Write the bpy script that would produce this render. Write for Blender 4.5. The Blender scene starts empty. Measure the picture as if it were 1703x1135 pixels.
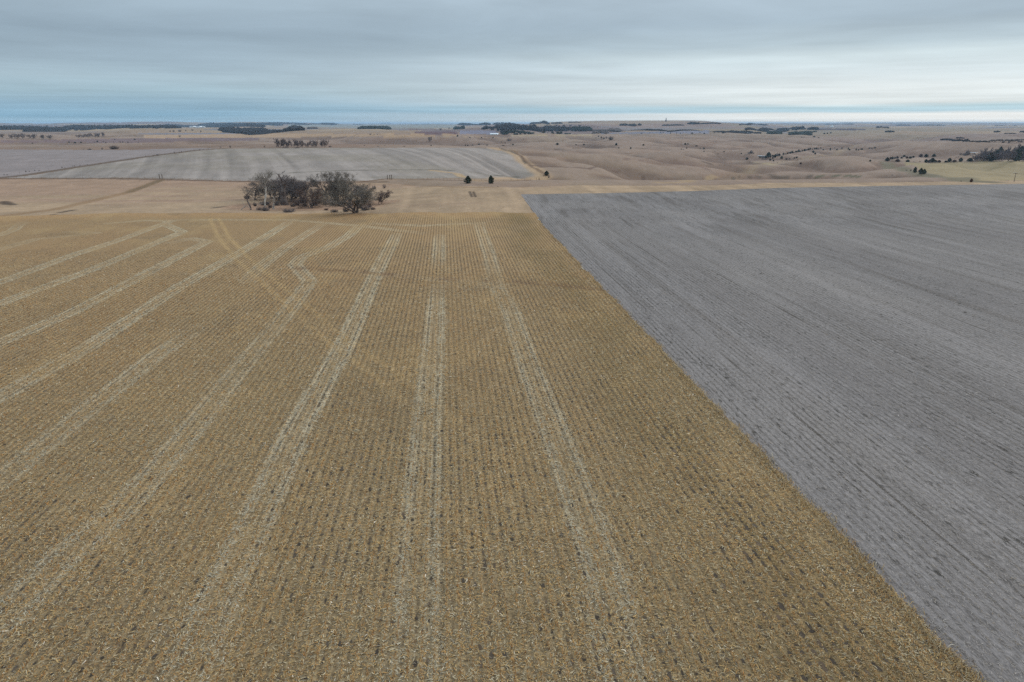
import bpy, math, random
import numpy as np
from mathutils import Matrix, Vector

# ------------------------------------------------------------------ camera, world, sun
H = 30.0                                   # camera height above the stubble field (m)
F = 1135.0                                 # focal length in photo pixels (1703 wide)
CX, CY = 851.5, 567.5
PITCH = math.atan(362.5/F)                 # below the horizon
YAW = math.atan(111.5/F*math.cos(PITCH))   # heading to the right of the crop rows (+Y)

scene = bpy.context.scene
COL = scene.collection
cam_d = bpy.data.cameras.new("camera")
cam_d.sensor_width = 36.0
cam_d.lens = 36.0*F/1703.0
cam_d.clip_start = 0.5
cam_d.clip_end = 60000.0
cam = bpy.data.objects.new("camera", cam_d)
COL.objects.link(cam)
cam.location = (0, 0, H)
cam.rotation_euler = (math.pi/2 - PITCH, 0, -YAW)
scene.camera = cam

SUN_EL, SUN_AZ = math.radians(24), math.radians(68)     # azimuth clockwise from +Y
world = bpy.data.worlds.new("World")
scene.world = world
world.use_nodes = True
nt = world.node_tree
for n in list(nt.nodes): nt.nodes.remove(n)
def N(nt, t, **kw):
    n = nt.nodes.new(t)
    for k, v in kw.items():
        if k.startswith('i_'):
            n.inputs[k[2:]].default_value = v
        else:
            setattr(n, k, v)
    return n
def lin(c, k=1.0):
    out = []
    for v in c:
        v = v/255.0
        out.append(k*(v/12.92 if v <= 0.04045 else ((v+0.055)/1.055)**2.4))
    return tuple(out)
def ramp(nt, stops, interp='LINEAR'):
    r = nt.nodes.new('ShaderNodeValToRGB')
    r.color_ramp.interpolation = interp
    el = r.color_ramp.elements
    while len(el) > 1: el.remove(el[-1])
    el[0].position = stops[0][0]; el[0].color = (*stops[0][1], 1)
    for p, c in stops[1:]:
        e = el.new(p); e.color = (*c, 1)
    return r
def math_node(nt, op, a, b=None, c=None, clamp=False):
    m = nt.nodes.new('ShaderNodeMath'); m.operation = op; m.use_clamp = clamp
    for i, v in enumerate((a, b, c)):
        if v is None: continue
        if isinstance(v, (int, float)): m.inputs[i].default_value = v
        else: nt.links.new(v, m.inputs[i])
    return m.outputs[0]
def mixc(nt, fac, a, b, mode='MIX'):
    m = nt.nodes.new('ShaderNodeMix'); m.data_type = 'RGBA'; m.blend_type = mode
    for s, v in ((m.inputs[0], fac), (m.inputs[6], a), (m.inputs[7], b)):
        if isinstance(v, (int, float)): s.default_value = v
        elif isinstance(v, tuple): s.default_value = (*v, 1) if len(v) == 3 else v
        else: nt.links.new(v, s)
    return m.outputs[2]
def remap(nt, v, a, b, c=0.0, d=1.0, smooth=False):
    m = nt.nodes.new('ShaderNodeMapRange'); m.clamp = True
    if smooth: m.interpolation_type = 'SMOOTHSTEP'
    nt.links.new(v, m.inputs[0])
    for i, x in enumerate((a, b, c, d)): m.inputs[i+1].default_value = x
    return m.outputs[0]
def noise(nt, vec, scale, detail=3.0, rough=0.55, lac=2.0, dist=0.0):
    n = nt.nodes.new('ShaderNodeTexNoise')
    n.inputs['Scale'].default_value = scale; n.inputs['Detail'].default_value = detail
    n.inputs['Roughness'].default_value = rough; n.inputs['Lacunarity'].default_value = lac
    n.inputs['Distortion'].default_value = dist
    nt.links.new(vec, n.inputs['Vector'])
    return n.outputs['Fac']
def vscale(nt, vec, s, off=(0, 0, 0)):
    m = nt.nodes.new('ShaderNodeMapping'); m.vector_type = 'POINT'
    m.inputs['Scale'].default_value = s; m.inputs['Location'].default_value = off
    nt.links.new(vec, m.inputs[0])
    return m.outputs[0]

def build_world():
    L = nt.links.new
    tc = N(nt, 'ShaderNodeTexCoord')
    sky = N(nt, 'ShaderNodeTexSky'); sky.sky_type = 'NISHITA'; sky.sun_disc = False
    sky.sun_elevation = SUN_EL; sky.sun_rotation = SUN_AZ
    sky.dust_density = 2.0; sky.altitude = 500
    nrm = N(nt, 'ShaderNodeVectorMath', operation='NORMALIZE'); L(tc.outputs['Generated'], nrm.inputs[0])
    sep = N(nt, 'ShaderNodeSeparateXYZ'); L(nrm.outputs[0], sep.inputs[0])
    X, Y, Z = sep.outputs
    az = math_node(nt, 'ARCTAN2', X, Y)                    # radians, clockwise from +Y
    # stratus sheets: long, thin, nearly level streaks in (azimuth, elevation)
    comb = N(nt, 'ShaderNodeCombineXYZ'); L(az, comb.inputs[0])
    lz = math_node(nt, 'LOGARITHM', math_node(nt, 'MAXIMUM', math_node(nt, 'ADD', Z, 0.02), 0.004), math.e)
    L(lz, comb.inputs[1])
    c1 = vscale(nt, comb.outputs[0], (3.0, 3.0, 1), (3.1, 1.7, 0))
    c2 = vscale(nt, comb.outputs[0], (4.0, 9.0, 1), (8.1, 0.7, 0))
    n1 = noise(nt, c1, 1.0, 4, 0.5, dist=0.15)
    n2 = noise(nt, c2, 1.0, 6, 0.6, dist=0.1)
    # right/left side factor: the overcast thins to a pale gap on the right
    right = remap(nt, az, -0.40, 0.60, 0, 1, smooth=True)
    zz = math_node(nt, 'ADD', Z, math_node(nt, 'MULTIPLY', math_node(nt, 'SUBTRACT', n1, 0.5), 0.012))
    zz = remap(nt, zz, 0.0, 0.20)
    rl = ramp(nt, [(0.0, lin((158,188,204))), (0.05, lin((136,174,197))), (0.10, lin((146,178,198))),
                   (0.19, lin((164,190,203))), (0.26, lin((171,193,205))), (0.36, lin((163,184,198))), (0.52, lin((154,174,189))),
                   (0.75, lin((169,188,202))), (1.0, lin((182,199,212)))])
    rr = ramp(nt, [(0.0, lin((244,244,238))), (0.06, lin((240,242,239))), (0.078, lin((188,216,227))), (0.095, lin((190,217,226))),
                   (0.125, lin((232,240,240))), (0.20, lin((230,238,239))), (0.30, lin((219,231,235))), (0.40, lin((214,229,234))), (0.47, lin((186,203,212))),
                   (0.60, lin((172,190,203))), (0.80, lin((177,194,207))), (1.0, lin((186,202,213)))])
    L(zz, rl.inputs[0]); L(zz, rr.inputs[0])
    col = mixc(nt, right, rl.outputs[0], rr.outputs[0])
    st = remap(nt, n2, 0.25, 0.75, -1.0, 1.0)
    low = remap(nt, Z, 0.0, 0.13, 0.12, 0.015)
    k = math_node(nt, 'ADD', 1.0, math_node(nt, 'MULTIPLY', st, low))
    n3 = noise(nt, vscale(nt, comb.outputs[0], (3.4, 3.2, 1), (1.3, 5.2, 0)), 1.0, 5, 0.55, dist=0.4)
    k = math_node(nt, 'MULTIPLY', k, remap(nt, n3, 0.25, 0.75, 0.88, 1.12))
    # overcast domes are brighter overhead than near the horizon
    up = remap(nt, Z, 0.16, 0.7, 1.0, 2.25, smooth=True)
    k = math_node(nt, 'MULTIPLY', k, up)
    km = N(nt, 'ShaderNodeCombineXYZ')
    for i in range(3): L(k, km.inputs[i])
    cloud = mixc(nt, 1.0, col, km.outputs[0], 'MULTIPLY')
    b1 = N(nt, 'ShaderNodeBackground'); L(sky.outputs[0], b1.inputs[0]); b1.inputs[1].default_value = 0.05
    b2 = N(nt, 'ShaderNodeBackground'); L(cloud, b2.inputs[0]); b2.inputs[1].default_value = 1.0
    ms = N(nt, 'ShaderNodeMixShader'); ms.inputs[0].default_value = 0.97
    L(b1.outputs[0], ms.inputs[1]); L(b2.outputs[0], ms.inputs[2])
    out = N(nt, 'ShaderNodeOutputWorld'); L(ms.outputs[0], out.inputs[0])
build_world()

sun_d = bpy.data.lights.new("sun", 'SUN')
sun_d.energy = 1.5; sun_d.angle = math.radians(10); sun_d.color = (1.0, 0.96, 0.9)
sun = bpy.data.objects.new("sun", sun_d); COL.objects.link(sun)
sdir = Vector((math.sin(SUN_AZ)*math.cos(SUN_EL), math.cos(SUN_AZ)*math.cos(SUN_EL), math.sin(SUN_EL)))
sun.rotation_euler = sdir.to_track_quat('Z', 'Y').to_euler()
scene.view_settings.view_transform = 'Standard'
scene.view_settings.look = 'None'
scene.view_settings.exposure = 0.0
scene.view_settings.gamma = 1.0
scene.render.engine = 'CYCLES'
scene.cycles.max_bounces = 4
scene.cycles.diffuse_bounces = 2
scene.cycles.volume_bounces = 0
scene.cycles.use_denoising = False
ILL = (0.99, 1.12, 1.19)                                   # light on level ground relative to albedo = pixel value

# ------------------------------------------------------------------ numpy helpers
rng = np.random.default_rng(7)
random.seed(7)
def sstep(a, b, x):
    t = np.clip((x-a)/(b-a), 0, 1)
    return t*t*(3-2*t)
def _hash(ix, iy, seed):
    h = (ix.astype(np.int64)*374761393 + iy.astype(np.int64)*668265263 + seed*2246822519) & 0xffffffff
    h = ((h ^ (h >> 13))*1274126177) & 0xffffffff
    h = (h ^ (h >> 16)) & 0xffff
    return h/65535.0
def vnoise(x, y, seed=0):
    x = np.asarray(x, float); y = np.asarray(y, float)
    ix = np.floor(x); iy = np.floor(y); fx = x-ix; fy = y-iy
    fx = fx*fx*fx*(fx*(fx*6-15)+10); fy = fy*fy*fy*(fy*(fy*6-15)+10)
    a = _hash(ix, iy, seed); b = _hash(ix+1, iy, seed); c = _hash(ix, iy+1, seed); d = _hash(ix+1, iy+1, seed)
    return (a*(1-fx)+b*fx)*(1-fy)+(c*(1-fx)+d*fx)*fy
def fbm(x, y, seed=0, oct=4, g=0.5):
    s = 0; amp = 1; tot = 0
    for i in range(oct):
        s = s+amp*vnoise(x, y, seed+i*17); tot += amp
        x = x*1.93+13.7; y = y*2.07+5.1; amp *= g
    return s/tot
def segdist(px, py, pts):
    """unsigned distance, signed side distance, and parameter along a polyline"""
    best = np.full(np.shape(px), 1e9); sgn = np.zeros(np.shape(px)); par = np.zeros(np.shape(px)); acc = 0
    for (x0, y0), (x1, y1) in zip(pts[:-1], pts[1:]):
        dx, dy = x1-x0, y1-y0; L = math.hypot(dx, dy)+1e-9
        t = np.clip(((px-x0)*dx+(py-y0)*dy)/(L*L), 0, 1)
        d = np.hypot(px-x0-t*dx, py-y0-t*dy)
        s = ((px-x0)*dy-(py-y0)*dx)/L
        m = d < best
        best = np.where(m, d, best); sgn = np.where(m, np.sign(s)*d, sgn); par = np.where(m, acc+t*L, par); acc += L
    return best, sgn, par
def inpoly(px, py, poly):
    inside = np.zeros(np.shape(px), bool)
    n = len(poly)
    for i in range(n):
        x0, y0 = poly[i]; x1, y1 = poly[(i+1) % n]
        c = ((y0 > py) != (y1 > py)) & (px < (x1-x0)*(py-y0)/((y1-y0) if y1 != y0 else 1e-9)+x0)
        inside ^= c
    return inside

# ------------------------------------------------------------------ the lie of the land
cy_, sy_ = math.cos(YAW), math.sin(YAW)
def ray(x, y):
    u, v = (x-CX)/F, (CY-y)/F
    fh = math.cos(PITCH)+v*math.sin(PITCH); fz = -math.sin(PITCH)+v*math.cos(PITCH)
    return np.array([fh*sy_+u*cy_, fh*cy_-u*sy_, fz])
def at_depth(x, Yd):                         # world xy on the vertical plane through pixel column x at row distance Yd
    r = ray(x, 205); return (r[0]/r[1]*Yd, Yd)

VALLEY = [at_depth(1085, 420), at_depth(1150, 480), at_depth(1205, 600), at_depth(1250, 740), at_depth(1282, 900),
          at_depth(1330, 1120), at_depth(1420, 1500), at_depth(1560, 2300)]
DRAWS = [([at_depth(960, 470), at_depth(1030, 460), at_depth(1090, 450), at_depth(1150, 480)], 4, 30),
         ([at_depth(1080, 640), at_depth(1130, 600), at_depth(1180, 560), at_depth(1205, 600)], 6, 40),
         ([at_depth(1150, 900), at_depth(1195, 830), at_depth(1230, 780), at_depth(1250, 740)], 6, 50),
         ([at_depth(1120, 1350), at_depth(1180, 1200), at_depth(1250, 1020), at_depth(1282, 900)], 8, 70),
         ([at_depth(1420, 560), at_depth(1340, 620), at_depth(1290, 700), at_depth(1250, 740)], 3, 40),
         ([at_depth(1700, 640), at_depth(1600, 700), at_depth(1500, 800), at_depth(1400, 960), at_depth(1330, 1120)], 7, 70),
         ([at_depth(870, 1000), at_depth(960, 1080), at_depth(1060, 1150), at_depth(1160, 1300)], 5, 80),
         ([at_depth(300, 1500), at_depth(450, 1350), at_depth(650, 1300), at_depth(860, 1500)], 6, 120)]
def Zraw(x, y):
    x = np.asarray(x, float); y = np.asarray(y, float)
    r = np.hypot(x, y)
    z = 3.2*sstep(190, 290, y)*sstep(-50, 30, x)*(1-sstep(330, 430, y))
    # low dome that carries the far grey field
    hx, hy = x+175, y-660
    z = z+10.5*np.exp(-((hx/330)**2)**1.3-((hy/235)**2)**1.25)
    z = z-5*np.exp(-((x+60)/420)**2-((y-1130)/230)**2)
    # rolling prairie to the right and behind
    right = sstep(-0.03, 0.16, x/np.maximum(y, 1))*sstep(330, 520, y)
    z = z-7*right*(1-sstep(1600, 3000, r))
    far = sstep(820, 1300, r)
    wf = np.maximum(right, far)
    amp = 19-2.0*sstep(900, 3500, r)
    z = z+wf*amp*2*(fbm(x/270+3.3, y/300+1.2, 11, 4, 0.42)-0.5)
    # broad swells far out
    z = z+sstep(1500, 6000, r)*34*(fbm(x/2600+2.1, y/2900+9.2, 31, 3, 0.5)-0.52)
    d, _, _ = segdist(x, y, VALLEY)
    back = sstep(322, 400, y)                  # the two near fields lie on a level bench
    z = z-13*np.exp(-(d/95)**2)*back
    for pts, dep, wid in DRAWS:
        d, _, _ = segdist(x, y, pts)
        z = z-dep*np.exp(-(d/wid)**1.5)*back
    # gullies
    g = 1-np.abs(2*fbm(x/150+7.7, y/210, 51, 3, 0.5)-1)
    z = z-right*(1-sstep(1800, 3000, r))*10.0*np.clip(g-0.62, 0, 1)/0.38
    # long rise on the skyline, centre right, and a blue ridge on the left
    ang = np.degrees(np.arctan2(x, y))
    z = z+46*np.exp(-((ang-15.5)/8.5)**4)*np.exp(-((r-5200)/1700)**2)
    z = z+50*np.exp(-((ang+19)/9.0)**4)*np.exp(-((r-9500)/1800)**2)*(0.75+0.5*vnoise(ang/3, 0, 3))
    z = z+40*np.exp(-((ang+36)/6.0)**4)*np.exp(-((r-10500)/2000)**2)
    z = z+30*np.exp(-((ang-30)/14.0)**4)*np.exp(-((r-17000)/3500)**2)*(0.4+0.9*vnoise(ang/2.2, 0, 8))
    z = z+12*np.exp(-((ang-2)/8.0)**4)*np.exp(-((r-7000)/1600)**2)
    return np.where(z > 34, 34+14*np.tanh((z-34)/14), z)
PONDS = []                                     # centre x, y, level, half length, half depth
def Z(x, y):
    x = np.asarray(x, float); y = np.asarray(y, float)
    z = Zraw(x, y)
    for px_, py_, pz_, a_, b_ in PONDS:
        k = 1-sstep(1.0, 2.2, np.hypot((x-px_)/a_, (y-py_)/b_))
        z = z+(pz_-0.4-z)*k
    return z
_RT = np.concatenate([np.arange(18, 500, 0.5), np.arange(500, 1500, 1.5), np.arange(1500, 5000, 6), np.arange(5000, 30000, 40)])
def hit(x, y):
    """first point of the land seen at photo pixel (x, y)"""
    d = ray(x, y); h = math.hypot(d[0], d[1]); d = d/h
    zz = H+d[2]*_RT; RT = _RT[(zz < 52) & (zz > -52)]
    zz = H+d[2]*RT; g = Z(d[0]*RT, d[1]*RT)
    idx = np.nonzero(zz <= g)[0]
    if len(idx) == 0: t = RT[-1]
    else:
        i = idx[0]; a, b = RT[max(i-1, 0)], RT[i]
        for _ in range(2):
            m = np.linspace(a, b, 17); k = np.nonzero(H+d[2]*m <= Z(d[0]*m, d[1]*m))[0]
            k = k[0] if len(k) else 16
            a, b = m[max(k-1, 0)], m[k]
        t = b
    return (float(d[0]*t), float(d[1]*t))
def hits(pts, step=None):
    out = []
    for i in range(len(pts)):
        out.append(pts[i])
        if step and i+1 < len(pts):
            n = int(max(abs(pts[i+1][0]-pts[i][0]), abs(pts[i+1][1]-pts[i][1]))/step)
            for k in range(1, n):
                t = k/n; out.append((pts[i][0]*(1-t)+pts[i+1][0]*t, pts[i][1]*(1-t)+pts[i+1][1]*t))
    return [hit(*p) for p in out]
def pxsize(p):                                # metres per photo pixel at a point
    dd = (p[0]*sy_+p[1]*cy_)*math.cos(PITCH)+(H)*math.sin(PITCH)
    return dd/F

for (px_, py_), a_, b_ in ((hit(1268, 259.5), 8.5, 14.0), (hit(1621, 254.0), 6.5, 10.0)):
    PONDS.append((px_, py_, float(Zraw(px_, py_)), a_*pxsize((px_, py_)), b_))
# ------------------------------------------------------------------ object helpers
def tag(o, label=None, cat=None, group=None, kind=None):
    if label: o['label'] = label
    if cat: o['category'] = cat
    if group: o['group'] = group
    if kind: o['kind'] = kind
    return o
def mesh_np(name, co, faces, mat, parent=None, attrs=None, smooth=False, fattr=None):
    me = bpy.data.meshes.new(name)
    co = np.asarray(co, np.float32); faces = np.asarray(faces, np.int32)
    k = faces.shape[1]
    me.vertices.add(len(co)); me.vertices.foreach_set('co', co.ravel())
    me.loops.add(faces.size); me.loops.foreach_set('vertex_index', faces.ravel())
    me.polygons.add(len(faces))
    me.polygons.foreach_set('loop_start', np.arange(0, faces.size, k, dtype=np.int32))
    me.polygons.foreach_set('loop_total', np.full(len(faces), k, np.int32))
    if smooth: me.polygons.foreach_set('use_smooth', np.ones(len(faces), bool))
    me.update(calc_edges=True)
    for an, arr in (attrs or {}).items():
        arr = np.asarray(arr, np.float32)
        if arr.ndim == 1:
            a = me.attributes.new(an, 'FLOAT', 'POINT'); a.data.foreach_set('value', arr)
        else:
            a = me.attributes.new(an, 'FLOAT_COLOR', 'POINT')
            a.data.foreach_set('color', np.concatenate([arr, np.ones((len(arr), 1), np.float32)], 1).ravel())
    for an, arr in (fattr or {}).items():
        arr = np.asarray(arr, np.float32)
        a = me.attributes.new(an, 'FLOAT_COLOR', 'FACE')
        a.data.foreach_set('color', np.concatenate([arr, np.ones((len(arr), 1), np.float32)], 1).ravel())
    if mat: me.materials.append(mat)
    o = bpy.data.objects.new(name, me); COL.objects.link(o)
    if parent: o.parent = parent
    return o
def grid_faces(nu, nv):
    i = np.arange(nu-1)[:, None]; j = np.arange(nv-1)[None, :]
    a = (i*nv+j).ravel()
    return np.stack([a, a+nv, a+nv+1, a+1], 1)
def new_mat(name, rough=0.95, spec=0.1):
    m = bpy.data.materials.new(name); m.use_nodes = True
    b = m.node_tree.nodes['Principled BSDF']
    b.inputs['Roughness'].default_value = rough
    b.inputs['Specular IOR Level'].default_value = spec
    return m, m.node_tree, b
def attr(nt, name):
    a = nt.nodes.new('ShaderNodeAttribute'); a.attribute_name = name
    return a
def simple_mat(name, c, rough=0.9, var=0.25, scale=3.0, spec=0.1, seed_obj=False):
    m, t, b = new_mat(name, rough, spec)
    tc = t.nodes.new('ShaderNodeTexCoord')
    n = noise(t, tc.outputs['Object'], scale, 4, 0.6)
    k = remap(t, n, 0.3, 0.7, 1-var, 1+var)
    if seed_obj:
        oi = t.nodes.new('ShaderNodeObjectInfo')
        k = math_node(t, 'MULTIPLY', k, remap(t, oi.outputs['Random'], 0, 1, 0.8, 1.2))
    km = t.nodes.new('ShaderNodeCombineXYZ')
    for i in range(3): t.links.new(k, km.inputs[i])
    c2 = mixc(t, 1.0, tuple(c), km.outputs[0], 'MULTIPLY')
    t.links.new(c2, b.inputs['Base Color'])
    return m

def A(c, k=1.0): return np.array(lin(c, k))/np.array(ILL)      # pixel colour -> albedo

# ------------------------------------------------------------------ field outlines
EDGE_X = float(np.mean([hit(*p)[0] for p in [(1000,480),(1140,625),(1240,730),(1340,830),(1440,930)]]))
def edge_x(y):
    y = np.asarray(y, float)
    return EDGE_X+0.7*(fbm(y/9.0, 0*y, 5, 4, 0.6)-0.5)+0.5*(vnoise(y/1.3, 0*y, 6)-0.5)
corn_far = hits([(-260,366),(-100,363),(0,360),(200,355),(440,354.5),(650,355),(880,354.5),(960,354)])
bean_far = hits([(800,324.5),(857,323.5),(1000,321.5),(1150,318),(1300,312.5),(1500,309),(1703,306),(1850,304),(2000,303)])
def far_y(x, pts):
    p = sorted(pts); return np.interp(x, [a for a, _ in p], [b for _, b in p])

# ------------------------------------------------------------------ stubble field (corn)
STR = {  # combine passes: photo polylines (visible line of the pale residue)
 'a': [[(-300,825),(0,660),(150,575),(300,476),(400,420),(480,370)]],
 'b': [[(-360,1010),(0,800),(130,695),(260,592),(330,545)], [(408,468),(440,438),(480,408),(535,374)]],
 'c': [[(-120,1135),(0,1034),(100,932),(200,850),(300,738),(400,612),(470,530),(515,468),(490,440),(500,428),(545,412),(580,392),(600,374)]],
 'd': [[(300,1160),(360,1000),(430,860),(490,720),(570,580),(625,455),(660,390)]],
 'e': [[(690,1160),(698,900),(708,720),(722,560),(727,476)], [(729,440),(731,392)]],
 'f': [[(1040,1160),(1005,950),(930,740),(880,610),(850,520),(838,495)], [(822,462),(813,420),(797,373)]],
 'f2': [[(822,462),(790,472),(780,480)]],
 'o': [[(776,478),(800,477),(822,474)], [(790,470),(812,469)]],
 'm': [[(838,500),(830,484),(823,470),(822,462)]],
 'n': [[(826,466),(780,470),(730,466),(660,459),(600,454)]],
 'g': [[(-260,668),(0,570),(120,520),(230,462),(345,402),(318,397),(285,404)]],
 'h': [[(-200,572),(0,505),(150,450),(303,386),(272,372)]],
 'i': [[(-200,530),(0,470),(120,425),(200,399),(284,368),(240,367),(180,372)]],
 'j': [[(-160,452),(0,415),(60,398),(160,388),(110,386)]],
 'k': [[(-160,430),(0,391),(22,383),(36,371)]],
 'l': [[(285,366),(480,366),(600,376),(700,388)], [(620,372),(700,376),(800,371)]],
}
AMT = {'a':1.0,'b':0.75,'c':0.85,'d':0.9,'e':0.8,'f':0.75,'f2':0.5,'g':0.85,'h':1.0,'i':0.9,'j':0.45,'k':0.55,'l':0.65,'m':0.6,'n':0.3,'o':0.75}
def field_attrs(x, y):
    sd = np.full(x.shape, 9.0); amt = np.zeros(x.shape)
    for k, lines in STR.items():
        for ln in lines:
            w = hits(ln, 30)
            d, s, par = segdist(x, y, w)
            end = np.minimum(np.hypot(x-w[0][0], y-w[0][1]), np.hypot(x-w[-1][0], y-w[-1][1]))
            a = AMT[k]*(0.4+0.6*sstep(0, 14, end))*(0.68+0.8*fbm(x/7, y/18, 71, 4))
            if k == 'c': a = a*(1-0.45*np.exp(-((par-62)/18)**2))
            m = (d < np.abs(sd)) & (d < 7)
            amt = np.where(m, a, amt); sd = np.where(m, s, sd)
    trk = hits([(357,364),(372,395),(405,432),(440,462),(492,507),(560,566),(640,622),(760,720),(900,860)], 25)
    d, s2, par2 = segdist(x, y, trk)
    tot = 60+0*par2
    sd2 = np.minimum(np.abs(s2), 6); amt2 = (1-sstep(90, 270, par2))*0.9*(0.65+0.6*fbm(x/4, y/6, 77, 3))
    dr = hits([(490,447),(590,452),(660,458),(740,464),(830,468),(920,474),(1000,482)], 25)
    d3, _, p3 = segdist(x, y, dr)
    drain = np.exp(-(d3/1.5)**2)*sstep(0.35, 0.62, fbm(x/2.5, y/5, 91, 3))
    return sd, amt, sd2, amt2, drain
def build_corn():
    nx = int((EDGE_X+185)/0.42); ys0, ny = 18.0, 235
    u = np.linspace(0, 1, nx); v = np.linspace(0, 1, ny)
    v = 0.55*v+0.45*v*v
    xx = -185+(EDGE_X+185)*u
    yend = far_y(xx, corn_far)+5.0*(fbm(xx/7, 0*xx, 8, 4, 0.6)-0.5)
    Xg, Vg = np.meshgrid(xx, v, indexing='ij')
    Yg = ys0+(yend[:, None]-ys0)*Vg
    # ragged right-hand edge
    e = (edge_x(Yg)-EDGE_X)*sstep(EDGE_X-8, EDGE_X, Xg)
    Xg = Xg+e
    X, Y = Xg.ravel(), Yg.ravel()
    head = 1-sstep(2, 20, np.repeat(yend, ny)-Y+6*(fbm(X/9, Y/9, 10, 3)-0.5))
    sd, amt, sd2, amt2, drain = field_attrs(X, Y)
    z = Z(X, Y)+0.03*fbm(X/1.1, Y/1.6, 3, 3)+0.10*np.clip(1-np.abs(X-EDGE_X)/0.9, 0, 1)
    co = np.stack([X, Y, z], 1)
    m, t, b = new_mat('stubble_ground')
    geo = t.nodes.new('ShaderNodeNewGeometry'); P = geo.outputs['Position']
    sep = t.nodes.new('ShaderNodeSeparateXYZ'); t.links.new(P, sep.inputs[0])
    X_, Y_ = sep.outputs[0], sep.outputs[1]
    a_sd, a_am = attr(t, 'sd').outputs['Fac'], attr(t, 'amt').outputs['Fac']
    a_s2, a_a2 = attr(t, 'sd2').outputs['Fac'], attr(t, 'amt2').outputs['Fac']
    a_dr = attr(t, 'drain').outputs['Fac']
    # residue mosaic
    fine = noise(t, vscale(t, P, (5.5, 2.6, 1)), 1.0, 3, 0.7)
    mid = noise(t, vscale(t, P, (0.9, 0.45, 1)), 1.0, 4, 0.6)
    big = noise(t, vscale(t, P, (0.045, 0.018, 1)), 1.0, 4, 0.5)
    big2 = noise(t, vscale(t, P, (0.05, 0.03, 1), (40, 11, 0)), 1.0, 3, 0.5)
    streak = noise(t, vscale(t, P, (0.55, 0.02, 1)), 1.0, 3, 0.6)
    base = mixc(t, remap(t, mid, 0.3, 0.7), tuple(A((125,108,78))), tuple(A((148,129,96))))
    base = mixc(t, remap(t, big, 0.35, 0.65, 0, 0.75), base, tuple(A((142,115,80))))
    base = mixc(t, remap(t, big2, 0.5, 0.72, 0, 0.55), base, tuple(A((118,100,74))))
    base = mixc(t, remap(t, streak, 0.45, 0.75, 0, 0.35), base, tuple(A((108,94,70))))
    base = mixc(t, remap(t, Y_, 60, 150, 0.0, 0.35), base, tuple(A((152,126,92))))
    # the nearer ground is greyer residue, the far end warmer
    nearf = remap(t, Y_, 30, 140, 0.65, 0.0)
    base = mixc(t, nearf, base, tuple(A((130,120,94))))
    a_hd = attr(t, 'head').outputs['Fac']
    base = mixc(t, math_node(t, 'MULTIPLY', a_hd, 0.85), base, mixc(t, remap(t, mid, 0.35, 0.65), tuple(A((154,127,90))), tuple(A((138,111,78)))))
    # pale residue bands of the combine passes
    ab = math_node(t, 'ABSOLUTE', a_sd)
    edge_n = math_node(t, 'MULTIPLY', math_node(t, 'SUBTRACT', noise(t, vscale(t, P, (1.4, 0.5, 1)), 1.0, 5, 0.7), 0.5), 1.7)
    abn = math_node(t, 'ADD', ab, edge_n)
    off = math_node(t, 'ABSOLUTE', math_node(t, 'SUBTRACT', abn, 1.05))
    band = remap(t, off, 0.0, 1.0, 1.0, 0.0, smooth=True)
    core = remap(t, abn, 0.9, 2.2, 0.35, 0.0, smooth=True)
    band = math_node(t, 'MAXIMUM', band, core)
    band = math_node(t, 'MULTIPLY', band, math_node(t, 'MULTIPLY', math_node(t, 'MULTIPLY', a_am, remap(t, Y_, 35, 85, 0.85, 1.0)), remap(t, mid, 0.3, 0.6, 0.55, 1.0)), clamp=True)
    base = mixc(t, band, base, tuple(A((176,165,137))))
    # broken dark wheel rut inside
    rut = remap(t, math_node(t, 'ABSOLUTE', math_node(t, 'SUBTRACT', ab, 0.95)), 0.05, 0.24, 1.0, 0.0)
    rut2 = remap(t, math_node(t, 'ABSOLUTE', math_node(t, 'SUBTRACT', ab, 1.75)), 0.05, 0.20, 0.5, 0.0)
    rb = remap(t, noise(t, vscale(t, P, (0.9, 0.8, 1)), 1.0, 3, 0.6), 0.42, 0.52)
    rut = math_node(t, 'MULTIPLY', math_node(t, 'MULTIPLY', math_node(t, 'MAXIMUM', rut, rut2), rb), math_node(t, 'MULTIPLY', a_am, 0.75), clamp=True)
    base = mixc(t, rut, base, tuple(A((60,53,43))))
    # faint yellow diagonal wheel track
    t2 = remap(t, math_node(t, 'ABSOLUTE', math_node(t, 'SUBTRACT', math_node(t, 'ABSOLUTE', a_s2), 1.35)), 0.2, 0.9, 1.0, 0.0)
    t2 = math_node(t, 'MULTIPLY', t2, math_node(t, 'MULTIPLY', a_a2, 0.62), clamp=True)
    base = mixc(t, t2, base, tuple(A((173,148,104))))
    # rank, greener residue along the side of the grey field, golden patches elsewhere
    sidef = math_node(t, 'MULTIPLY', remap(t, X_, EDGE_X-15, EDGE_X-7), remap(t, X_, EDGE_X-4, EDGE_X-1, 1.0, 0.3))
    base = mixc(t, math_node(t, 'MULTIPLY', sidef, remap(t, noise(t, vscale(t, P, (0.14, 0.03, 1), (3, 9, 0)), 1.0, 4, 0.6), 0.35, 0.6, 0.15, 0.75)), base, tuple(A((106,92,60))))
    base = mixc(t, remap(t, noise(t, vscale(t, P, (0.10, 0.05, 1), (17, 2, 0)), 1.0, 4, 0.6), 0.52, 0.68, 0, 0.6), base, tuple(A((156,134,96))))
    base = mixc(t, remap(t, noise(t, vscale(t, P, (0.07, 0.06, 1), (27, 12, 0)), 1.0, 5, 0.65), 0.55, 0.70, 0, 0.55), base, tuple(A((112,98,76))))
    # crop rows 0.762 m: stalk lines with darker gaps between them
    ph = math_node(t, 'MULTIPLY', X_, 2*math.pi/0.762)
    wob = math_node(t, 'MULTIPLY', noise(t, vscale(t, P, (0.15, 0.05, 1)), 1.0, 3, 0.6), 1.6)
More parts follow.
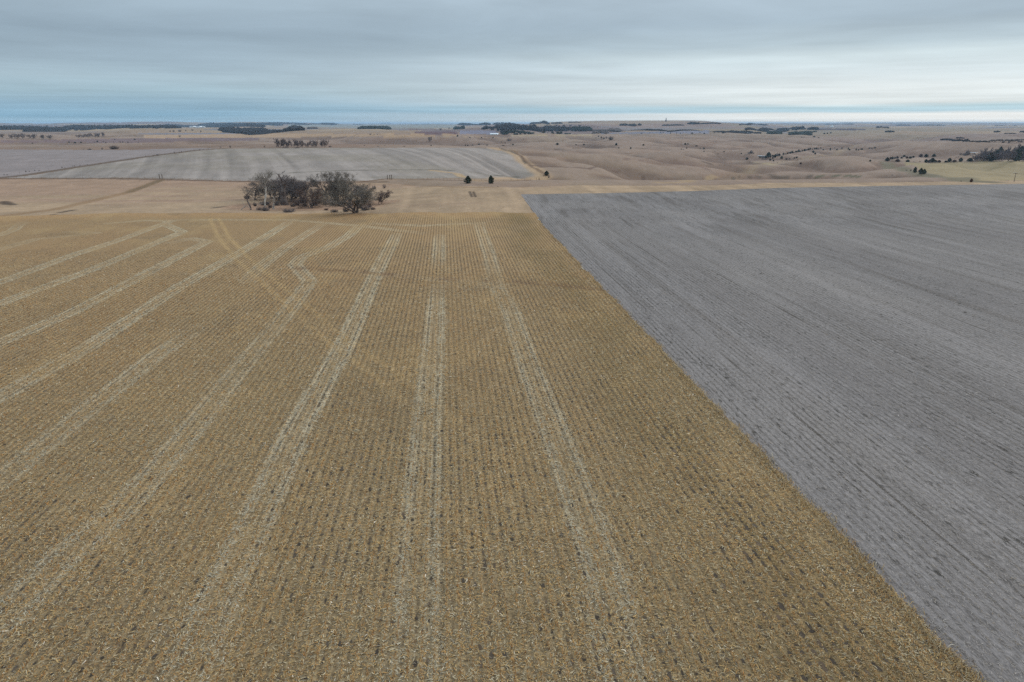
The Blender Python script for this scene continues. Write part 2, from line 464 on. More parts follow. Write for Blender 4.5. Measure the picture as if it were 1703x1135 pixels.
    row = math_node(t, 'MULTIPLY', math_node(t, 'COSINE', math_node(t, 'ADD', ph, math_node(t, 'SUBTRACT', wob, 0.8))), -1.0)
    rfac = remap(t, row, -0.3, 1.0, 0.0, 0.62)
    rbrk = remap(t, noise(t, vscale(t, P, (1.3, 0.35, 1)), 1.0, 3, 0.6), 0.30, 0.62, 0.25, 1.0)
    rk = math_node(t, 'MULTIPLY', math_node(t, 'MULTIPLY', rfac, rbrk), remap(t, a_hd, 0.3, 0.9, 1.0, 0.1))
    base = mixc(t, rk, base, tuple(A((82,68,50))))
    lite = math_node(t, 'MULTIPLY', remap(t, row, -1.0, -0.5, 0.30, 0.0), rbrk)
    base = mixc(t, lite, base, tuple(A((182,159,120))))
    base = mixc(t, math_node(t, 'MULTIPLY', a_dr, 0.6), base, tuple(A((88,66,50))))
    # fine grain
    g = remap(t, fine, 0.28, 0.72, 0.46, 1.54)
    km = t.nodes.new('ShaderNodeCombineXYZ')
    for i in range(3): t.links.new(g, km.inputs[i])
    base = mixc(t, 1.0, base, km.outputs[0], 'MULTIPLY')
    t.links.new(base, b.inputs['Base Color'])
    bp = t.nodes.new('ShaderNodeBump'); bp.inputs['Strength'].default_value = 0.6; bp.inputs['Distance'].default_value = 0.12
    hh = math_node(t, 'ADD', fine, math_node(t, 'MULTIPLY', row, -0.12))
    t.links.new(hh, bp.inputs['Height']); t.links.new(bp.outputs[0], b.inputs['Normal'])
    o = mesh_np('corn_field', co, grid_faces(nx, ny), m, attrs=dict(sd=np.minimum(np.abs(sd), 6), amt=amt, sd2=sd2, amt2=amt2, drain=drain, head=head), smooth=True)
    tag(o, kind='structure')
build_corn()

# ------------------------------------------------------------------ grey bean field
def build_bean():
    xs = np.concatenate([EDGE_X-0.15+np.arange(0, 60, 0.7), EDGE_X+60+np.arange(0, 300, 2.0)])
    nx, ny = len(xs), 260
    v = np.linspace(0, 1, ny); v = 0.5*v+0.5*v*v
    yend = far_y(xs, bean_far)
    Xg, Vg = np.meshgrid(xs, v, indexing='ij'); Yg = 18+(yend[:, None]-18)*Vg
    X, Y = Xg.ravel(), Yg.ravel()
    z = Z(X, Y)-0.02
    m, t, b = new_mat('bean_ground')
    geo = t.nodes.new('ShaderNodeNewGeometry'); P = geo.outputs['Position']
    sep = t.nodes.new('ShaderNodeSeparateXYZ'); t.links.new(P, sep.inputs[0]); X_, Y_ = sep.outputs[0], sep.outputs[1]
    fine = noise(t, vscale(t, P, (6.5, 1.5, 1)), 1.0, 3, 0.75)
    mid = noise(t, vscale(t, P, (1.1, 0.16, 1)), 1.0, 4, 0.6)
    stk = noise(t, vscale(t, P, (0.30, 0.006, 1)), 1.0, 4, 0.62)
    pas = noise(t, vscale(t, P, (0.085, 0.0016, 1), (2.2, 0, 0)), 1.0, 2, 0.5)
    blot = noise(t, vscale(t, P, (0.03, 0.012, 1)), 1.0, 4, 0.55)
    base = mixc(t, remap(t, mid, 0.3, 0.7), tuple(A((109,107,106))), tuple(A((128,126,125))))
    base = mixc(t, remap(t, stk, 0.50, 0.66, 0, 0.75), base, tuple(A((94,90,86))))
    base = mixc(t, remap(t, pas, 0.40, 0.56, 0.32, 0.0), base, tuple(A((101,97,95))))
    base = mixc(t, remap(t, pas, 0.54, 0.64, 0.0, 0.20), base, tuple(A((144,141,140))))
    base = mixc(t, remap(t, blot, 0.4, 0.65, 0.0, 0.5), base, tuple(A((132,129,126))))
    ph = math_node(t, 'MULTIPLY', X_, 2*math.pi/0.762)
    row = math_node(t, 'SINE', math_node(t, 'ADD', ph, math_node(t, 'MULTIPLY', noise(t, vscale(t, P, (0.10, 0.02, 1)), 1.0, 2, 0.5), 1.6)))
    rb = remap(t, noise(t, vscale(t, P, (0.40, 0.028, 1), (7, 2, 0)), 1.0, 4, 0.65), 0.36, 0.62, 0.15, 1.0)
    base = mixc(t, math_node(t, 'MULTIPLY', remap(t, row, 0.1, 1.0, 0, 0.62), rb), base, tuple(A((70,68,64))))
    ck = noise(t, vscale(t, P, (3.0, 0.7, 1), (1, 8, 0)), 1.0, 2, 0.5)
    base = mixc(t, math_node(t, 'MULTIPLY', remap(t, ck, 0.58, 0.66, 0, 0.9), rb), base, tuple(A((56,54,50))))
    # furrows of the planter wheels: a few dark soil lines
    ln = noise(t, vscale(t, P, (1.6, 0.004, 1), (3, 0, 0)), 1.0, 1, 0.5)
    lb = noise(t, vscale(t, P, (0.2, 0.05, 1), (9, 4, 0)), 1.0, 3, 0.5)
    base = mixc(t, math_node(t, 'MULTIPLY', remap(t, ln, 0.64, 0.70, 0, 0.7), remap(t, lb, 0.45, 0.6)), base, tuple(A((66,62,56))))
    g = remap(t, fine, 0.28, 0.72, 0.58, 1.42)
    km = t.nodes.new('ShaderNodeCombineXYZ')
    for i in range(3): t.links.new(g, km.inputs[i])
    base = mixc(t, 1.0, base, km.outputs[0], 'MULTIPLY')
    t.links.new(base, b.inputs['Base Color'])
    bp = t.nodes.new('ShaderNodeBump'); bp.inputs['Strength'].default_value = 0.5; bp.inputs['Distance'].default_value = 0.08
    t.links.new(math_node(t, 'SUBTRACT', fine, math_node(t, 'MULTIPLY', row, 0.1)), bp.inputs['Height']); t.links.new(bp.outputs[0], b.inputs['Normal'])
    o = mesh_np('bean_field', np.stack([X, Y, z], 1), grid_faces(nx, ny), m, smooth=True)
    tag(o, kind='structure')
build_bean()

# ------------------------------------------------------------------ ground beyond the two fields: one sheet to the horizon
FARFIELD = hits([(12,296),(60,291),(150,276),(250,261),(330,251),(372,247.5),(460,247),(560,246.5),(700,246),(820,246),
                 (850,253),(862,257),(872,268),(885,277),(900,288),(905,294),(880,297),(820,298),(760,296),(700,297),(655,298),(600,301),(500,302),
                 (430,301.5),(300,299),(180,297),(60,297.5)], 12)
LEFTFIELD = hits([(-60,249),(0,249),(120,249.5),(220,249.5),(300,247),(366,246.5),(330,249.5),(250,259),(150,274),(50,290),(-60,303)], 12)
TANFIELD = [hit(*p) for p in [(-400,306),(-60,300),(0,298.6),(180,298.6),(300,301),(430,304),(560,304),(640,304.5),(700,310),(850,311.5),(980,309),(1080,309),(1200,308),(1290,304.5),(1420,304),(1600,304.5),(1703,303.5),(2000,302)]]
YELFIELD = hits([(1500,270),(1535,272),(1600,270),(1640,268),(1760,267.5),(1760,300),(1703,300),(1600,302),(1560,294),(1530,284)], 12)
DARKFIELDS = [(hits([(690,219),(758,218.5),(762,223.5),(680,223)], 10), A((96,78,80))),
              (hits([(765,217.5),(825,217),(828,223.5),(764,223.5)], 10), A((112,110,122))),
              (hits([(230,222),(400,221.5),(400,224),(230,224)], 12), A((112,112,120))),
              (hits([(1000,221.5),(1180,217),(1180,222.5),(1000,223)], 12), A((112,112,122))),
              (hits([(1360,214),(1440,214),(1440,216.5),(1360,216.8)], 12), A((62,52,62))),
              (hits([(400,218.5),(700,217),(690,222),(400,221)], 12), A((132,116,98))),
              (hits([(480,206.5),(770,206.5),(750,214),(650,214),(480,212)], 12), A((126,126,118))),
              (hits([(0,237.5),(200,238),(430,234),(430,228),(200,231),(0,234)], 12), A((108,92,90))),
              (hits([(240,225),(470,222),(760,223.5),(760,226),(480,229),(240,230)], 12), A((152,130,104))),
              (hits([(850,224.5),(985,224),(985,226),(850,226.5)], 12), A((150,136,110)))]
def ground_color(X, Y):
    r = np.hypot(X, Y)
    n1 = fbm(X/60, Y/90, 101, 5, 0.55)[:, None]; n2 = fbm(X/220, Y/320, 111, 4)[:, None]; n3 = fbm(X/9, Y/16, 121, 3)[:, None]
    c = A((126,109,94))*(1-n2)+A((111,95,84))*n2
    n5 = fbm(X/16, Y/45+X/60, 127, 4)[:, None]
    c = c*(0.72+0.55*n1)*(0.80+0.4*n3)*(0.78+0.44*n5)
    c = c+(A((140,124,104))-c)*np.clip((n2-0.5)*2.2, 0, 0.7)
    # reddish bluestem patches
    n4 = fbm(X/45+9, Y/35, 131, 4)[:, None]
    c = c+(A((118,96,82))-c)*np.clip((n4-0.52)*3.2, 0, 0.4)
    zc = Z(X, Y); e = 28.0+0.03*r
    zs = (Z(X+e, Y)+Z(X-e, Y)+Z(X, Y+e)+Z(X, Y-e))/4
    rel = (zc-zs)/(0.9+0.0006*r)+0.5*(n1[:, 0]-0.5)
    c = c+(A((138,123,110))-c)*(0.55*sstep(0.1, 1.0, rel))[:, None]  # thin pale ridge grass, darker hollow grass: relief shading put into the colour
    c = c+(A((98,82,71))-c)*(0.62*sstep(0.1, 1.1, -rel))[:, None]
    # draws hold paler, yellower grass
    d, _, _ = segdist(X, Y, VALLEY)
    wv = (np.exp(-(d/9)**2)*(0.2+0.9*fbm(X/20, Y/20, 141, 3)))[:, None]
    c = c+(A((150,134,106))-c)*np.clip(wv*0.45, 0, 0.8)
    for pts, dep, wid in DRAWS:
        d, _, _ = segdist(X, Y, pts)
        c = c+(A((88,74,62))-c)*np.clip(0.8*np.exp(-(d/(wid*0.10))**2)*(fbm(X/14, Y/14, 151, 3) > 0.42), 0, 1)[:, None]
    # patchwork of farm land far out
    far = sstep(1700, 3000, r)
    cell = _hash(np.floor((X*0.97+Y*0.05)/820), np.floor((Y-X*0.05)/620), 9)
    pal = np.array([A((140,124,104)), A((128,112,104)), A((112,110,112)), A((150,132,104)), A((104,92,92)), A((126,116,98))])
    pc = pal[(cell*5.99).astype(int)]
    c = c+(pc*(0.85+0.3*n1)-c)*(far*0.75)[:, None]
    reg = np.zeros(len(X), np.int8)
    # hay strip beyond the stubble and round the bean field
    tan_y = far_y(X, TANFIELD)
    tan_y = np.where(X > 25, np.maximum(tan_y, far_y(X, bean_far)+20-4*sstep(120, 260, X)), tan_y)+7*(fbm(X/18, 0*X, 163, 4)-0.5)
    m = Y < tan_y
    ct = A((152,133,109))*(0.80+0.30*fbm(X/25, Y/12, 161, 4)+0.15*(n3[:, 0]-0.5))[:, None]
    ct = ct+(A((142,120,102))-ct)*(0.8*sstep(0.35, 0.65, 0.6*fbm(X/40, Y/9, 171, 4)+0.4*sstep(230, 380, Y)*sstep(40, -60, X)))[:, None]
    ct = ct*(0.86+0.28*fbm(X/7, Y/3, 165, 4))[:, None]
    # windrow stripes right of the grove
    st = (fbm(X/3.2, Y/70, 181, 2)-0.5)*sstep(-60, -40, X)
    ct = ct*(1+0.30*st)[:, None]
    c = np.where(m[:, None], ct, c); reg[m] = 1
    # far grey field on the dome
    m = inpoly(X, Y, FARFIELD)
    th = math.radians(-17.5); q = X*math.cos(th)-Y*math.sin(th); s = X*math.sin(th)+Y*math.cos(th)
    q = q+0.00022*(s-500)**2
    stp = fbm(q/5.0, s/260, 191, 3, 0.65); stw = fbm(q/26.0, s/500, 201, 2)
    cg = A((134,128,122))*(1+0.62*(stp-0.5)+0.30*(stw-0.5)+0.20*(n3[:, 0]-0.5)+0.25*(n1[:, 0]-0.5))[:, None]
    cg = cg+(A((122,116,102))-cg)*(0.4*sstep(0.5, 0.7, fbm(X/90, Y/50, 211, 3)))[:, None]
    c = np.where(m[:, None], cg, c); reg[m] = 2
    m = inpoly(X, Y, LEFTFIELD)
    cl = A((127,120,118))*(1+0.25*(fbm(X/60, Y/6, 221, 3)-0.5)+0.25*(n1[:, 0]-0.5))[:, None]
    c = np.where(m[:, None], cl, c); reg[m] = 3
    m = inpoly(X, Y, YELFIELD)
    cy = A((136,124,96))*(0.85+0.3*fbm(X/18, Y/18, 231, 4))[:, None]
    c = np.where(m[:, None], cy, c); reg[m] = 4
    for poly, pc in DARKFIELDS:
        m = inpoly(X, Y, poly)
        c = np.where(m[:, None], pc*(0.88+0.24*n1), c)
    def line(pts, col, w, amt=1.0, brk=0.0, step=25, soft=0.5):
        nonlocal c
        hp = hits(pts, step)
        q = np.array(hp); mg = 2*w
        ii = np.nonzero((X > q[:, 0].min()-mg) & (X < q[:, 0].max()+mg) & (Y > q[:, 1].min()-mg) & (Y < q[:, 1].max()+mg))[0]
        if len(ii) == 0: return
        d, _, par = segdist(X[ii], Y[ii], hp)
        k = amt*(1-sstep(w*(1-soft), w*(1+soft), d))
        if brk: k = k*sstep(brk-0.08, brk+0.08, fbm(X[ii]/13, Y[ii]/13, 241, 3))
        c[ii] = c[ii]+(np.array(col)-c[ii])*k[:, None]
    dk = A((84,72,58)); grs = A((160,136,104))
    line([(-60,303),(50,290.5),(150,275),(250,260),(330,250),(380,247)], A((88,76,64)), 3.2, 0.9)
    line([(-60,299),(0,297.5),(180,297),(300,299.5),(430,303),(560,303.5),(640,303)], A((92,72,54)), 2.0, 0.9)
    line([(-60,297.6),(0,296.5),(180,295.8),(300,297.5),(430,300),(600,301.5)], A((104,86,66)), 1.6, 0.7, 0.4)
    line([(600,303),(628,299.5),(645,297.5),(700,298.5),(780,301),(850,301),(905,299)], A((96,74,54)), 1.6, 0.9)
    line([(440,290),(560,284),(640,283),(720,282.5),(770,285),(810,291),(860,294.5)], A((86,82,70)), 1.8, 0.75, 0.42)
    line([(720,284),(760,289),(770,295)], A((160,138,104)), 3.0, 0.8)
    line([(560,305.5),(640,306.5),(700,309.5),(780,312),(870,311.5)], A((120,96,72)), 1.4, 0.6, 0.4)
    # sandy farm track and its two ruts
    line([(820,247),(845,250),(858,258),(868,268),(880,275),(893,284),(905,294),(890,298),(800,299)], A((158,136,108)), 6.0, 0.9)
    line([(832,246),(850,252),(862,258),(872,269),(876,273)], A((84,76,66)), 1.6, 0.9)
    line([(846,249),(858,253),(868,262),(880,273),(896,284),(908,293)], A((104,84,66)), 1.6, 0.8)
    line([(780,299.5),(800,302),(860,300),(905,298)], A((150,128,100)), 2.5, 0.7)
    # grassy waterway through the hay strip
    line([(0,360),(90,349),(160,333),(210,321),(265,300.5)], A((126,102,74)), 2.4, 0.7)
    line([(215,320),(268,300)], A((106,90,68)), 2.0, 0.85)
    # low, dark, damp lines on the prairie in front
    line([(1185,300),(1220,296),(1260,294),(1320,294),(1350,293)], A((82,72,60)), 1.8, 0.85, 0.40)
    line([(1360,294),(1385,292.5),(1410,292.5),(1428,294)], A((84,82,60)), 2.5, 0.95)
    line([(1475,270),(1500,280),(1530,289),(1560,295),(1600,301),(1640,303)], A((104,98,80)), 7.0, 0.95)
    line([(1100,304),(1140,303),(1180,296),(1200,290)], A((154,134,102)), 4.0, 0.6, 0.42)
    line([(1258,270.5),(1275,272),(1285,274)], A((152,140,108)), 6.0, 0.8)
    line([(1160,267),(1185,274),(1220,284)], A((80,66,56)), 1.6, 0.8)
    line([(880,275),(930,278),(980,281),(1040,287)], A((92,74,62)), 1.8, 0.8)
    line([(1040,289),(1070,293),(1100,300)], A((88,72,60)), 1.8, 0.7, 0.4)
    line([(1040,265),(1100,268),(1150,276),(1180,285)], A((104,84,74)), 3.0, 0.6, 0.4)
    line([(740,227),(830,229),(860,225)], A((150,132,106)), 4, 0.6)
    # small wet hollows and rutted patches in the hay strip
    for pts, w in (([(2,337),(10,340)], 1.5), ([(6,335),(22,341)], 1.5), ([(100,354),(122,350)], 1.2), ([(356,346),(374,343.5)], 1.2),
                   ([(781,319),(785,328)], 0.55), ([(787,319),(791,328)], 0.55), ([(90,357),(70,360)], 1.0)):
        line(pts, A((74,62,50)), w, 0.85)
    # leaf litter in the grove
    g = hit(522, 342); d = np.hypot((X-g[0])/34, (Y-g[1])/17)
    k = (1-sstep(0.8, 1.05, d+0.25*(fbm(X/8, Y/8, 251, 3)-0.5)))
    cl = A((140,116,96))*(0.7+0.6*fbm(X/3, Y/4, 261, 4))[:, None]
    c = c+(cl-c)*(k*0.95)[:, None]
    return np.clip(c, 0.01, 0.9), reg
def build_ground():
    th = np.concatenate([np.arange(-95, -47, 3.0), np.arange(-47, 41, 0.085), np.arange(41, 100, 3.0)])
    th = np.radians(th)
    rr = [8.0, 30, 60, 90, 120, 150, 170]
    r = 180.0
    while r < 31000:
        rr.append(r)
        if r < 1150: dr = max(0.7, r*r/(H*F)*0.55)
        elif r < 3200: dr = 22.0
        else: dr = max(22.0, r*0.018)
        r += dr
    rr = np.array(rr)
    T, R = np.meshgrid(th, rr, indexing='ij')
    X, Y = (R*np.sin(T)).ravel(), (R*np.cos(T)).ravel()
    z = Z(X, Y)
    # dips under the two near fields, which lie on it as their own sheets
    inc = np.where(X < EDGE_X, far_y(X, corn_far), far_y(X, bean_far))-Y
    z = z-0.35*sstep(0.2, 2.0, inc)
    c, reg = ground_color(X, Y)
    # micro relief: grass tussocks
    z = z+0.25*(fbm(X/5, Y/7, 301, 3)-0.5)*sstep(0, 4, -inc)
    m, t, b = new_mat('open_land')
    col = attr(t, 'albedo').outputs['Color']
    geo = t.nodes.new('ShaderNodeNewGeometry'); P = geo.outputs['Position']
    f1 = noise(t, vscale(t, P, (1.2, 0.8, 1)), 1.0, 3, 0.7)
    f2 = noise(t, vscale(t, P, (0.12, 0.06, 0.1)), 1.0, 5, 0.6)
    g = math_node(t, 'MULTIPLY', remap(t, f1, 0.25, 0.75, 0.80, 1.20), remap(t, f2, 0.25, 0.75, 0.86, 1.14))
    km = t.nodes.new('ShaderNodeCombineXYZ')
    for i in range(3): t.links.new(g, km.inputs[i])
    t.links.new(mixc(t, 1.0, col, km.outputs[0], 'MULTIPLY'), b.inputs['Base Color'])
    F4 = grid_faces(len(th), len(rr))
    co = np.stack([X, Y, z], 1)
    freg = reg[F4[:, 0]]
    # faces wholly under the near sheets are not needed; the regions become their own objects
    under = inc[F4].min(1) > 3.0
    for k, nm in ((0, 'prairie'), (1, 'hay_field'), (2, 'far_bean_field'), (3, 'far_fallow_field'), (4, 'pasture')):
        f = F4[(freg == k) & ~under]
        used, inv = np.unique(f, return_inverse=True)
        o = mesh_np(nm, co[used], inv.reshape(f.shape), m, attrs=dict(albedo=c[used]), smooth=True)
        tag(o, kind='structure')
build_ground()

# ------------------------------------------------------------------ loose straw, stalks and bean residue on the near fields
def scatter_quads(name, x, y, z, length, width, az, tilt, cols, mat, parent=None, bend=None):
    n = len(x)
    ct, st = np.cos(tilt), np.sin(tilt)
    ax = np.stack([np.cos(az)*ct, np.sin(az)*ct, st], 1)
    sdv = np.stack([-np.sin(az), np.cos(az), np.zeros(n)], 1)
    c = np.stack([x, y, z], 1)
    h = length[:, None]/2; w = width[:, None]/2
    if bend is None:
        v = np.stack([c-ax*h-sdv*w, c+ax*h-sdv*w*0.6, c+ax*h+sdv*w*0.6, c-ax*h+sdv*w], 1).reshape(-1, 3)
        f = np.arange(4*n).reshape(n, 4); fc = cols
    else:
        k = sdv*bend[:, None]; k[:, 2] += np.abs(bend)*0.7
        m = c+k
        v = np.stack([c-ax*h-sdv*w, c-ax*h+sdv*w, m-sdv*w, m+sdv*w, c+ax*h-sdv*w*.4, c+ax*h+sdv*w*.4], 1).reshape(-1, 3)
        b = 6*np.arange(n)[:, None]
        f = np.concatenate([b+np.array([[0, 2, 3, 1]]), b+np.array([[2, 4, 5, 3]])], 1).reshape(-1, 4)
        fc = np.repeat(cols, 2, 0)
    return mesh_np(name, v, f, mat, parent, fattr=dict(tint=fc))
def tint_mat(name):
    m, t, b = new_mat(name, 0.85, 0.15)
    t.links.new(attr(t, 'tint').outputs['Color'], b.inputs['Base Color'])
    return m
def view_points(n, y0, y1, power=1.0, xmin=-1e9, xmax=1e9):
    """random ground points in a wedge in front of the field corner, thinning with distance"""
    u = rng.random(n*3)
    y = y0*(y1/y0)**(u**power)
    x = (rng.random(n*3)*2-1)*(0.86*y+9)+y*sy_
    k = (x > xmin) & (x < xmax)
    return x[k][:n], y[k][:n]
STRAW = tint_mat('dry_straw')
def hollow_cells(i, j, k=0):
    h1, h2, h3, h4 = (_hash(i, j, 900+q) for q in range(4))
    cx = (i+0.5+0.20*(h1-0.5))*0.762; cyy = (j+0.15+0.7*h2)*0.85
    dens = 0.03+0.55*sstep(0.44, 0.70, fbm(cx/11+4, cyy/26, 911, 4, 0.6))+0.10*sstep(60, 30, cyy)
    dens = dens+0.45*sstep(0.55, 0.75, fbm((cx-6)/3.5, cyy/60, 921, 2))*sstep(2, 12, cx)
    side = np.exp(-((cx-EDGE_X+7)/2.6)**2)*sstep(85, 40, cyy)
    dens = dens+0.7*side
    return cx, cyy, h3 < dens*1.35, (0.06+0.09*h4)*(1+0.5*side), (1+0.3*side)*(0.08+0.30*_hash(i, j, 905)**1.8)
def in_hollow(x, y):
    i = np.floor(x/0.762); out = np.zeros(len(x), bool)
    for dj in (-1, 0, 1):
        j = np.floor(y/0.85)+dj
        cx, cyy, on, rx, ry = hollow_cells(i, j)
        out |= on & (((x-cx)/(rx*1.15))**2+((y-cyy)/(ry*1.15))**2 < 1)
    return out
def hollows():
    ii, jj = np.meshgrid(np.arange(int(-150/0.762), int(EDGE_X/0.762)), np.arange(int(22/0.85), int(205/0.85)), indexing='ij')
    ii, jj = ii.ravel().astype(float), jj.ravel().astype(float)
    k = np.abs(ii*0.762-jj*0.85*sy_) < 0.9*jj*0.85+8; ii, jj = ii[k], jj[k]
    cx, cyy, on, rx, ry = hollow_cells(ii, jj)
    on = on & (cyy < far_y(cx, corn_far)-20) & (cx < EDGE_X-1)
    cx, cyy, rx, ry = cx[on], cyy[on], rx[on], ry[on]; n = len(cx); m = 8
    a = np.arange(m)*2*np.pi/m; rr = 0.45+0.85*rng.random((n, m))
    V = np.stack([cx[:, None]+np.cos(a)*rx[:, None]*rr, cyy[:, None]+np.sin(a)*ry[:, None]*rr, np.zeros((n, m))], 2)
    V[:, :, 2] = Z(V[:, :, 0], V[:, :, 1])+0.034
    c = np.array([A((76,68,58)), A((64,57,49)), A((90,78,64))])[rng.choice(3, n)]*(0.8+0.4*rng.random((n, 1)))
    o = mesh_np('bare_soil', V.reshape(-1, 3), np.arange(n*m).reshape(n, m), STRAW, fattr=dict(tint=c))
    tag(o, 'dark bare soil gaps between the stalk rows of the brown field', 'soil', kind='stuff')
def residue():
    hollows()
    pal = np.array([A((170,161,134)), A((170,146,100)), A((158,124,76)), A((124,118,102)), A((92,76,58)), A((212,204,184)), A((142,124,92))])
    def colours(n, pr, pale=None):
        c = pal[rng.choice(len(pal), n, p=pr)]
        if pale is not None:
            sel = rng.random(n) < pale; c[sel] = A((166,162,142))
        return np.clip(c*(0.8+0.4*rng.random((n, 1))), 0.01, 0.9)
    x, y = view_points(480000, 24, 175, 0.95, xmax=EDGE_X+0.6)
    x = np.where(x > edge_x(y)+0.25, x-rng.random(len(x))*2.5, x)
    n = len(x)
    # straw collects in and beside the stalk rows and thins over the bare hollows
    rowd = (x/0.762) % 1.0
    sd, amt, _, _, drn = field_attrs(x, y)
    sd = np.abs(sd); inband = np.exp(-((sd-1.05)/0.55)**2)*amt; rutk = np.exp(-((sd-0.95)/0.2)**2)*amt
    hol = in_hollow(x, y)*1.0
    keep = rng.random(n) < (0.50+0.5*np.cos(np.pi*rowd)**2)*(0.35+0.9*fbm(x*1.1, y*0.9, 401, 3)+0.5*inband)*(1-0.80*hol)*(1-0.5*rutk)*(1-0.7*drn)
    x, y, inband = x[keep], y[keep], inband[keep]; n = len(x)
    far = np.clip((y-24)/120, 0, 1)
    cst = colours(n, [.22,.25,.15,.15,.09,.008,.132], 0.8*inband)
    patch = sstep(0.42, 0.62, fbm(x/8, y/24, 411, 4, 0.6))*(0.30+0.45*np.exp(-((x-EDGE_X+8)/6)**2))
    sel = rng.random(n) < patch; cst[sel] = cst[sel]*0.45+A((110,94,64))*0.55
    o = scatter_quads('corn_straw', x, y, Z(x, y)+0.03+0.07*rng.random(n), (0.08+0.24*rng.random(n)**1.8)*(1+1.1*far), (0.022+0.032*rng.random(n))*(1+1.2*far),
                      rng.random(n)*2*np.pi, rng.normal(0, 0.22, n), cst, STRAW, bend=rng.normal(0, 0.025, n))
    tag(o, 'loose dry corn leaves and straw littering the brown stubble field', 'straw', kind='stuff')
    # standing stalk stumps in rows
    x, y = view_points(60000, 24, 140, 0.9, xmax=EDGE_X+0.3)
    x = np.round(x/0.762)*0.762+rng.normal(0, 0.045, len(x)); n = len(x)
    k = x < edge_x(y)-0.1; x, y = x[k], y[k]; n = len(x)
    hgt = 0.10+0.16*rng.random(n)
    far = np.clip((y-24)/90, 0, 1)
    xx = np.repeat(x, 2); yy = np.repeat(y, 2); hh = np.repeat(hgt, 2); a0 = rng.random(n)*np.pi
    az = np.stack([a0, a0+np.pi/2], 1).ravel()
    lean = np.repeat(rng.normal(0, 0.25, n), 2)
    cc = np.array([A((208,178,126)), A((196,158,106)), A((208,188,144)), A((156,128,94))])[rng.choice(4, n)]*(0.8+0.4*rng.random((n, 1)))
    w = (0.022+0.02*rng.random(n))*(1+1.2*far)
    base = np.stack([xx, yy, Z(xx, yy)], 1)
    sd_ = np.stack([np.cos(az), np.sin(az), 0*az], 1)*np.repeat(w, 2)[:, None]/2
    top = base+np.stack([lean*hh*np.cos(np.repeat(a0, 2)), lean*hh*np.sin(np.repeat(a0, 2)), hh], 1)
    v = np.stack([base-sd_, base+sd_, top+sd_*0.8, top-sd_*0.8], 1).reshape(-1, 3)
    o = mesh_np('corn_stalks', v, np.arange(8*n).reshape(-1, 4), STRAW, fattr=dict(tint=np.repeat(cc, 2, 0)))
    tag(o, 'cut corn stalks standing in rows across the brown stubble field', 'stubble', kind='stuff')
    # grass fringe along the field edge
    n = 10000; y = 24*(210/24)**rng.random(n); x = edge_x(y)+rng.normal(-0.25, 0.35, n); k_ = rng.random(n) < 0.25+1.2*fbm(y/2.5, x, 407, 3); x, y = x[k_], y[k_]; n = len(x)
    o = scatter_quads('edge_grass', x, y, Z(x, y)+0.10, 0.25+0.35*rng.random(n), 0.02+0.03*rng.random(n), rng.random(n)*6.28, 0.4+0.9*rng.random(n),
                      colours(n, [.2,.3,.14,.1,.1,.02,.14]), STRAW, bend=rng.normal(0, 0.06, n))
    tag(o, 'fringe of dry weeds along the edge between brown stubble and grey field', 'weeds', kind='stuff')
    x, y = view_points(110000, 24, 190, 0.9, xmin=EDGE_X+0.4)
    n = len(x); rowp = np.abs(((x/0.762) % 1.0)-0.5)
    k = rng.random(n) < 0.35+0.65*(rowp > 0.3); x, y = x[k], y[k]; n = len(x); far = np.clip((y-24)/120, 0, 1)
    pal = np.array([A((148,145,141)), A((127,122,116)), A((159,155,148)), A((92,86,78)), A((196,192,184)), A((132,120,98))])
    o = scatter_quads('bean_straw', x, y, Z(x, y)+0.03+0.03*rng.random(n), (0.08+0.22*rng.random(n)**2)*(1+far), (0.012+0.018*rng.random(n))*(1+1.2*far),
                      np.where(rng.random(n) < 0.5, np.pi/2+rng.normal(0, 0.35, n), rng.random(n)*6.28), rng.normal(0, 0.12, n),
                      pal[rng.choice(6, n, p=[.36,.24,.14,.16,.015,.085])]*(0.85+0.3*rng.random((n, 1))), STRAW)
    tag(o, 'fine broken bean stems scattered over the grey harvested field', 'straw', kind='stuff')
residue()

# ------------------------------------------------------------------ plants: prototypes
def tubes(segs, k=4, minr=0.0):
    """segs: rows of x0,y0,z0,x1,y1,z1,r0,r1"""
    s = np.array(segs, float); n = len(s)
    p0, p1 = s[:, :3], s[:, 3:6]; d = p1-p0; L = np.linalg.norm(d, axis=1, keepdims=True)+1e-9; d = d/L
    ref = np.where(np.abs(d[:, 2:3]) > 0.9, np.array([[1.0, 0, 0]]), np.array([[0, 0, 1.0]]))
    u = np.cross(d, ref); u /= np.linalg.norm(u, axis=1, keepdims=True)+1e-9; v = np.cross(d, u)
    a = np.arange(k)*2*np.pi/k
    ring = u[:, None]*np.cos(a)[None, :, None]+v[:, None]*np.sin(a)[None, :, None]
    r0 = np.maximum(s[:, 6], minr)[:, None, None]; r1 = np.maximum(s[:, 7], minr)[:, None, None]
    V = np.concatenate([p0[:, None]+ring*r0, p1[:, None]+ring*r1], 1).reshape(-1, 3)
    b = (2*k*np.arange(n))[:, None]
    f = np.concatenate([b+np.array([[i, (i+1) % k, k+(i+1) % k, k+i]]) for i in range(k)], 1).reshape(-1, 4)
    return V, f
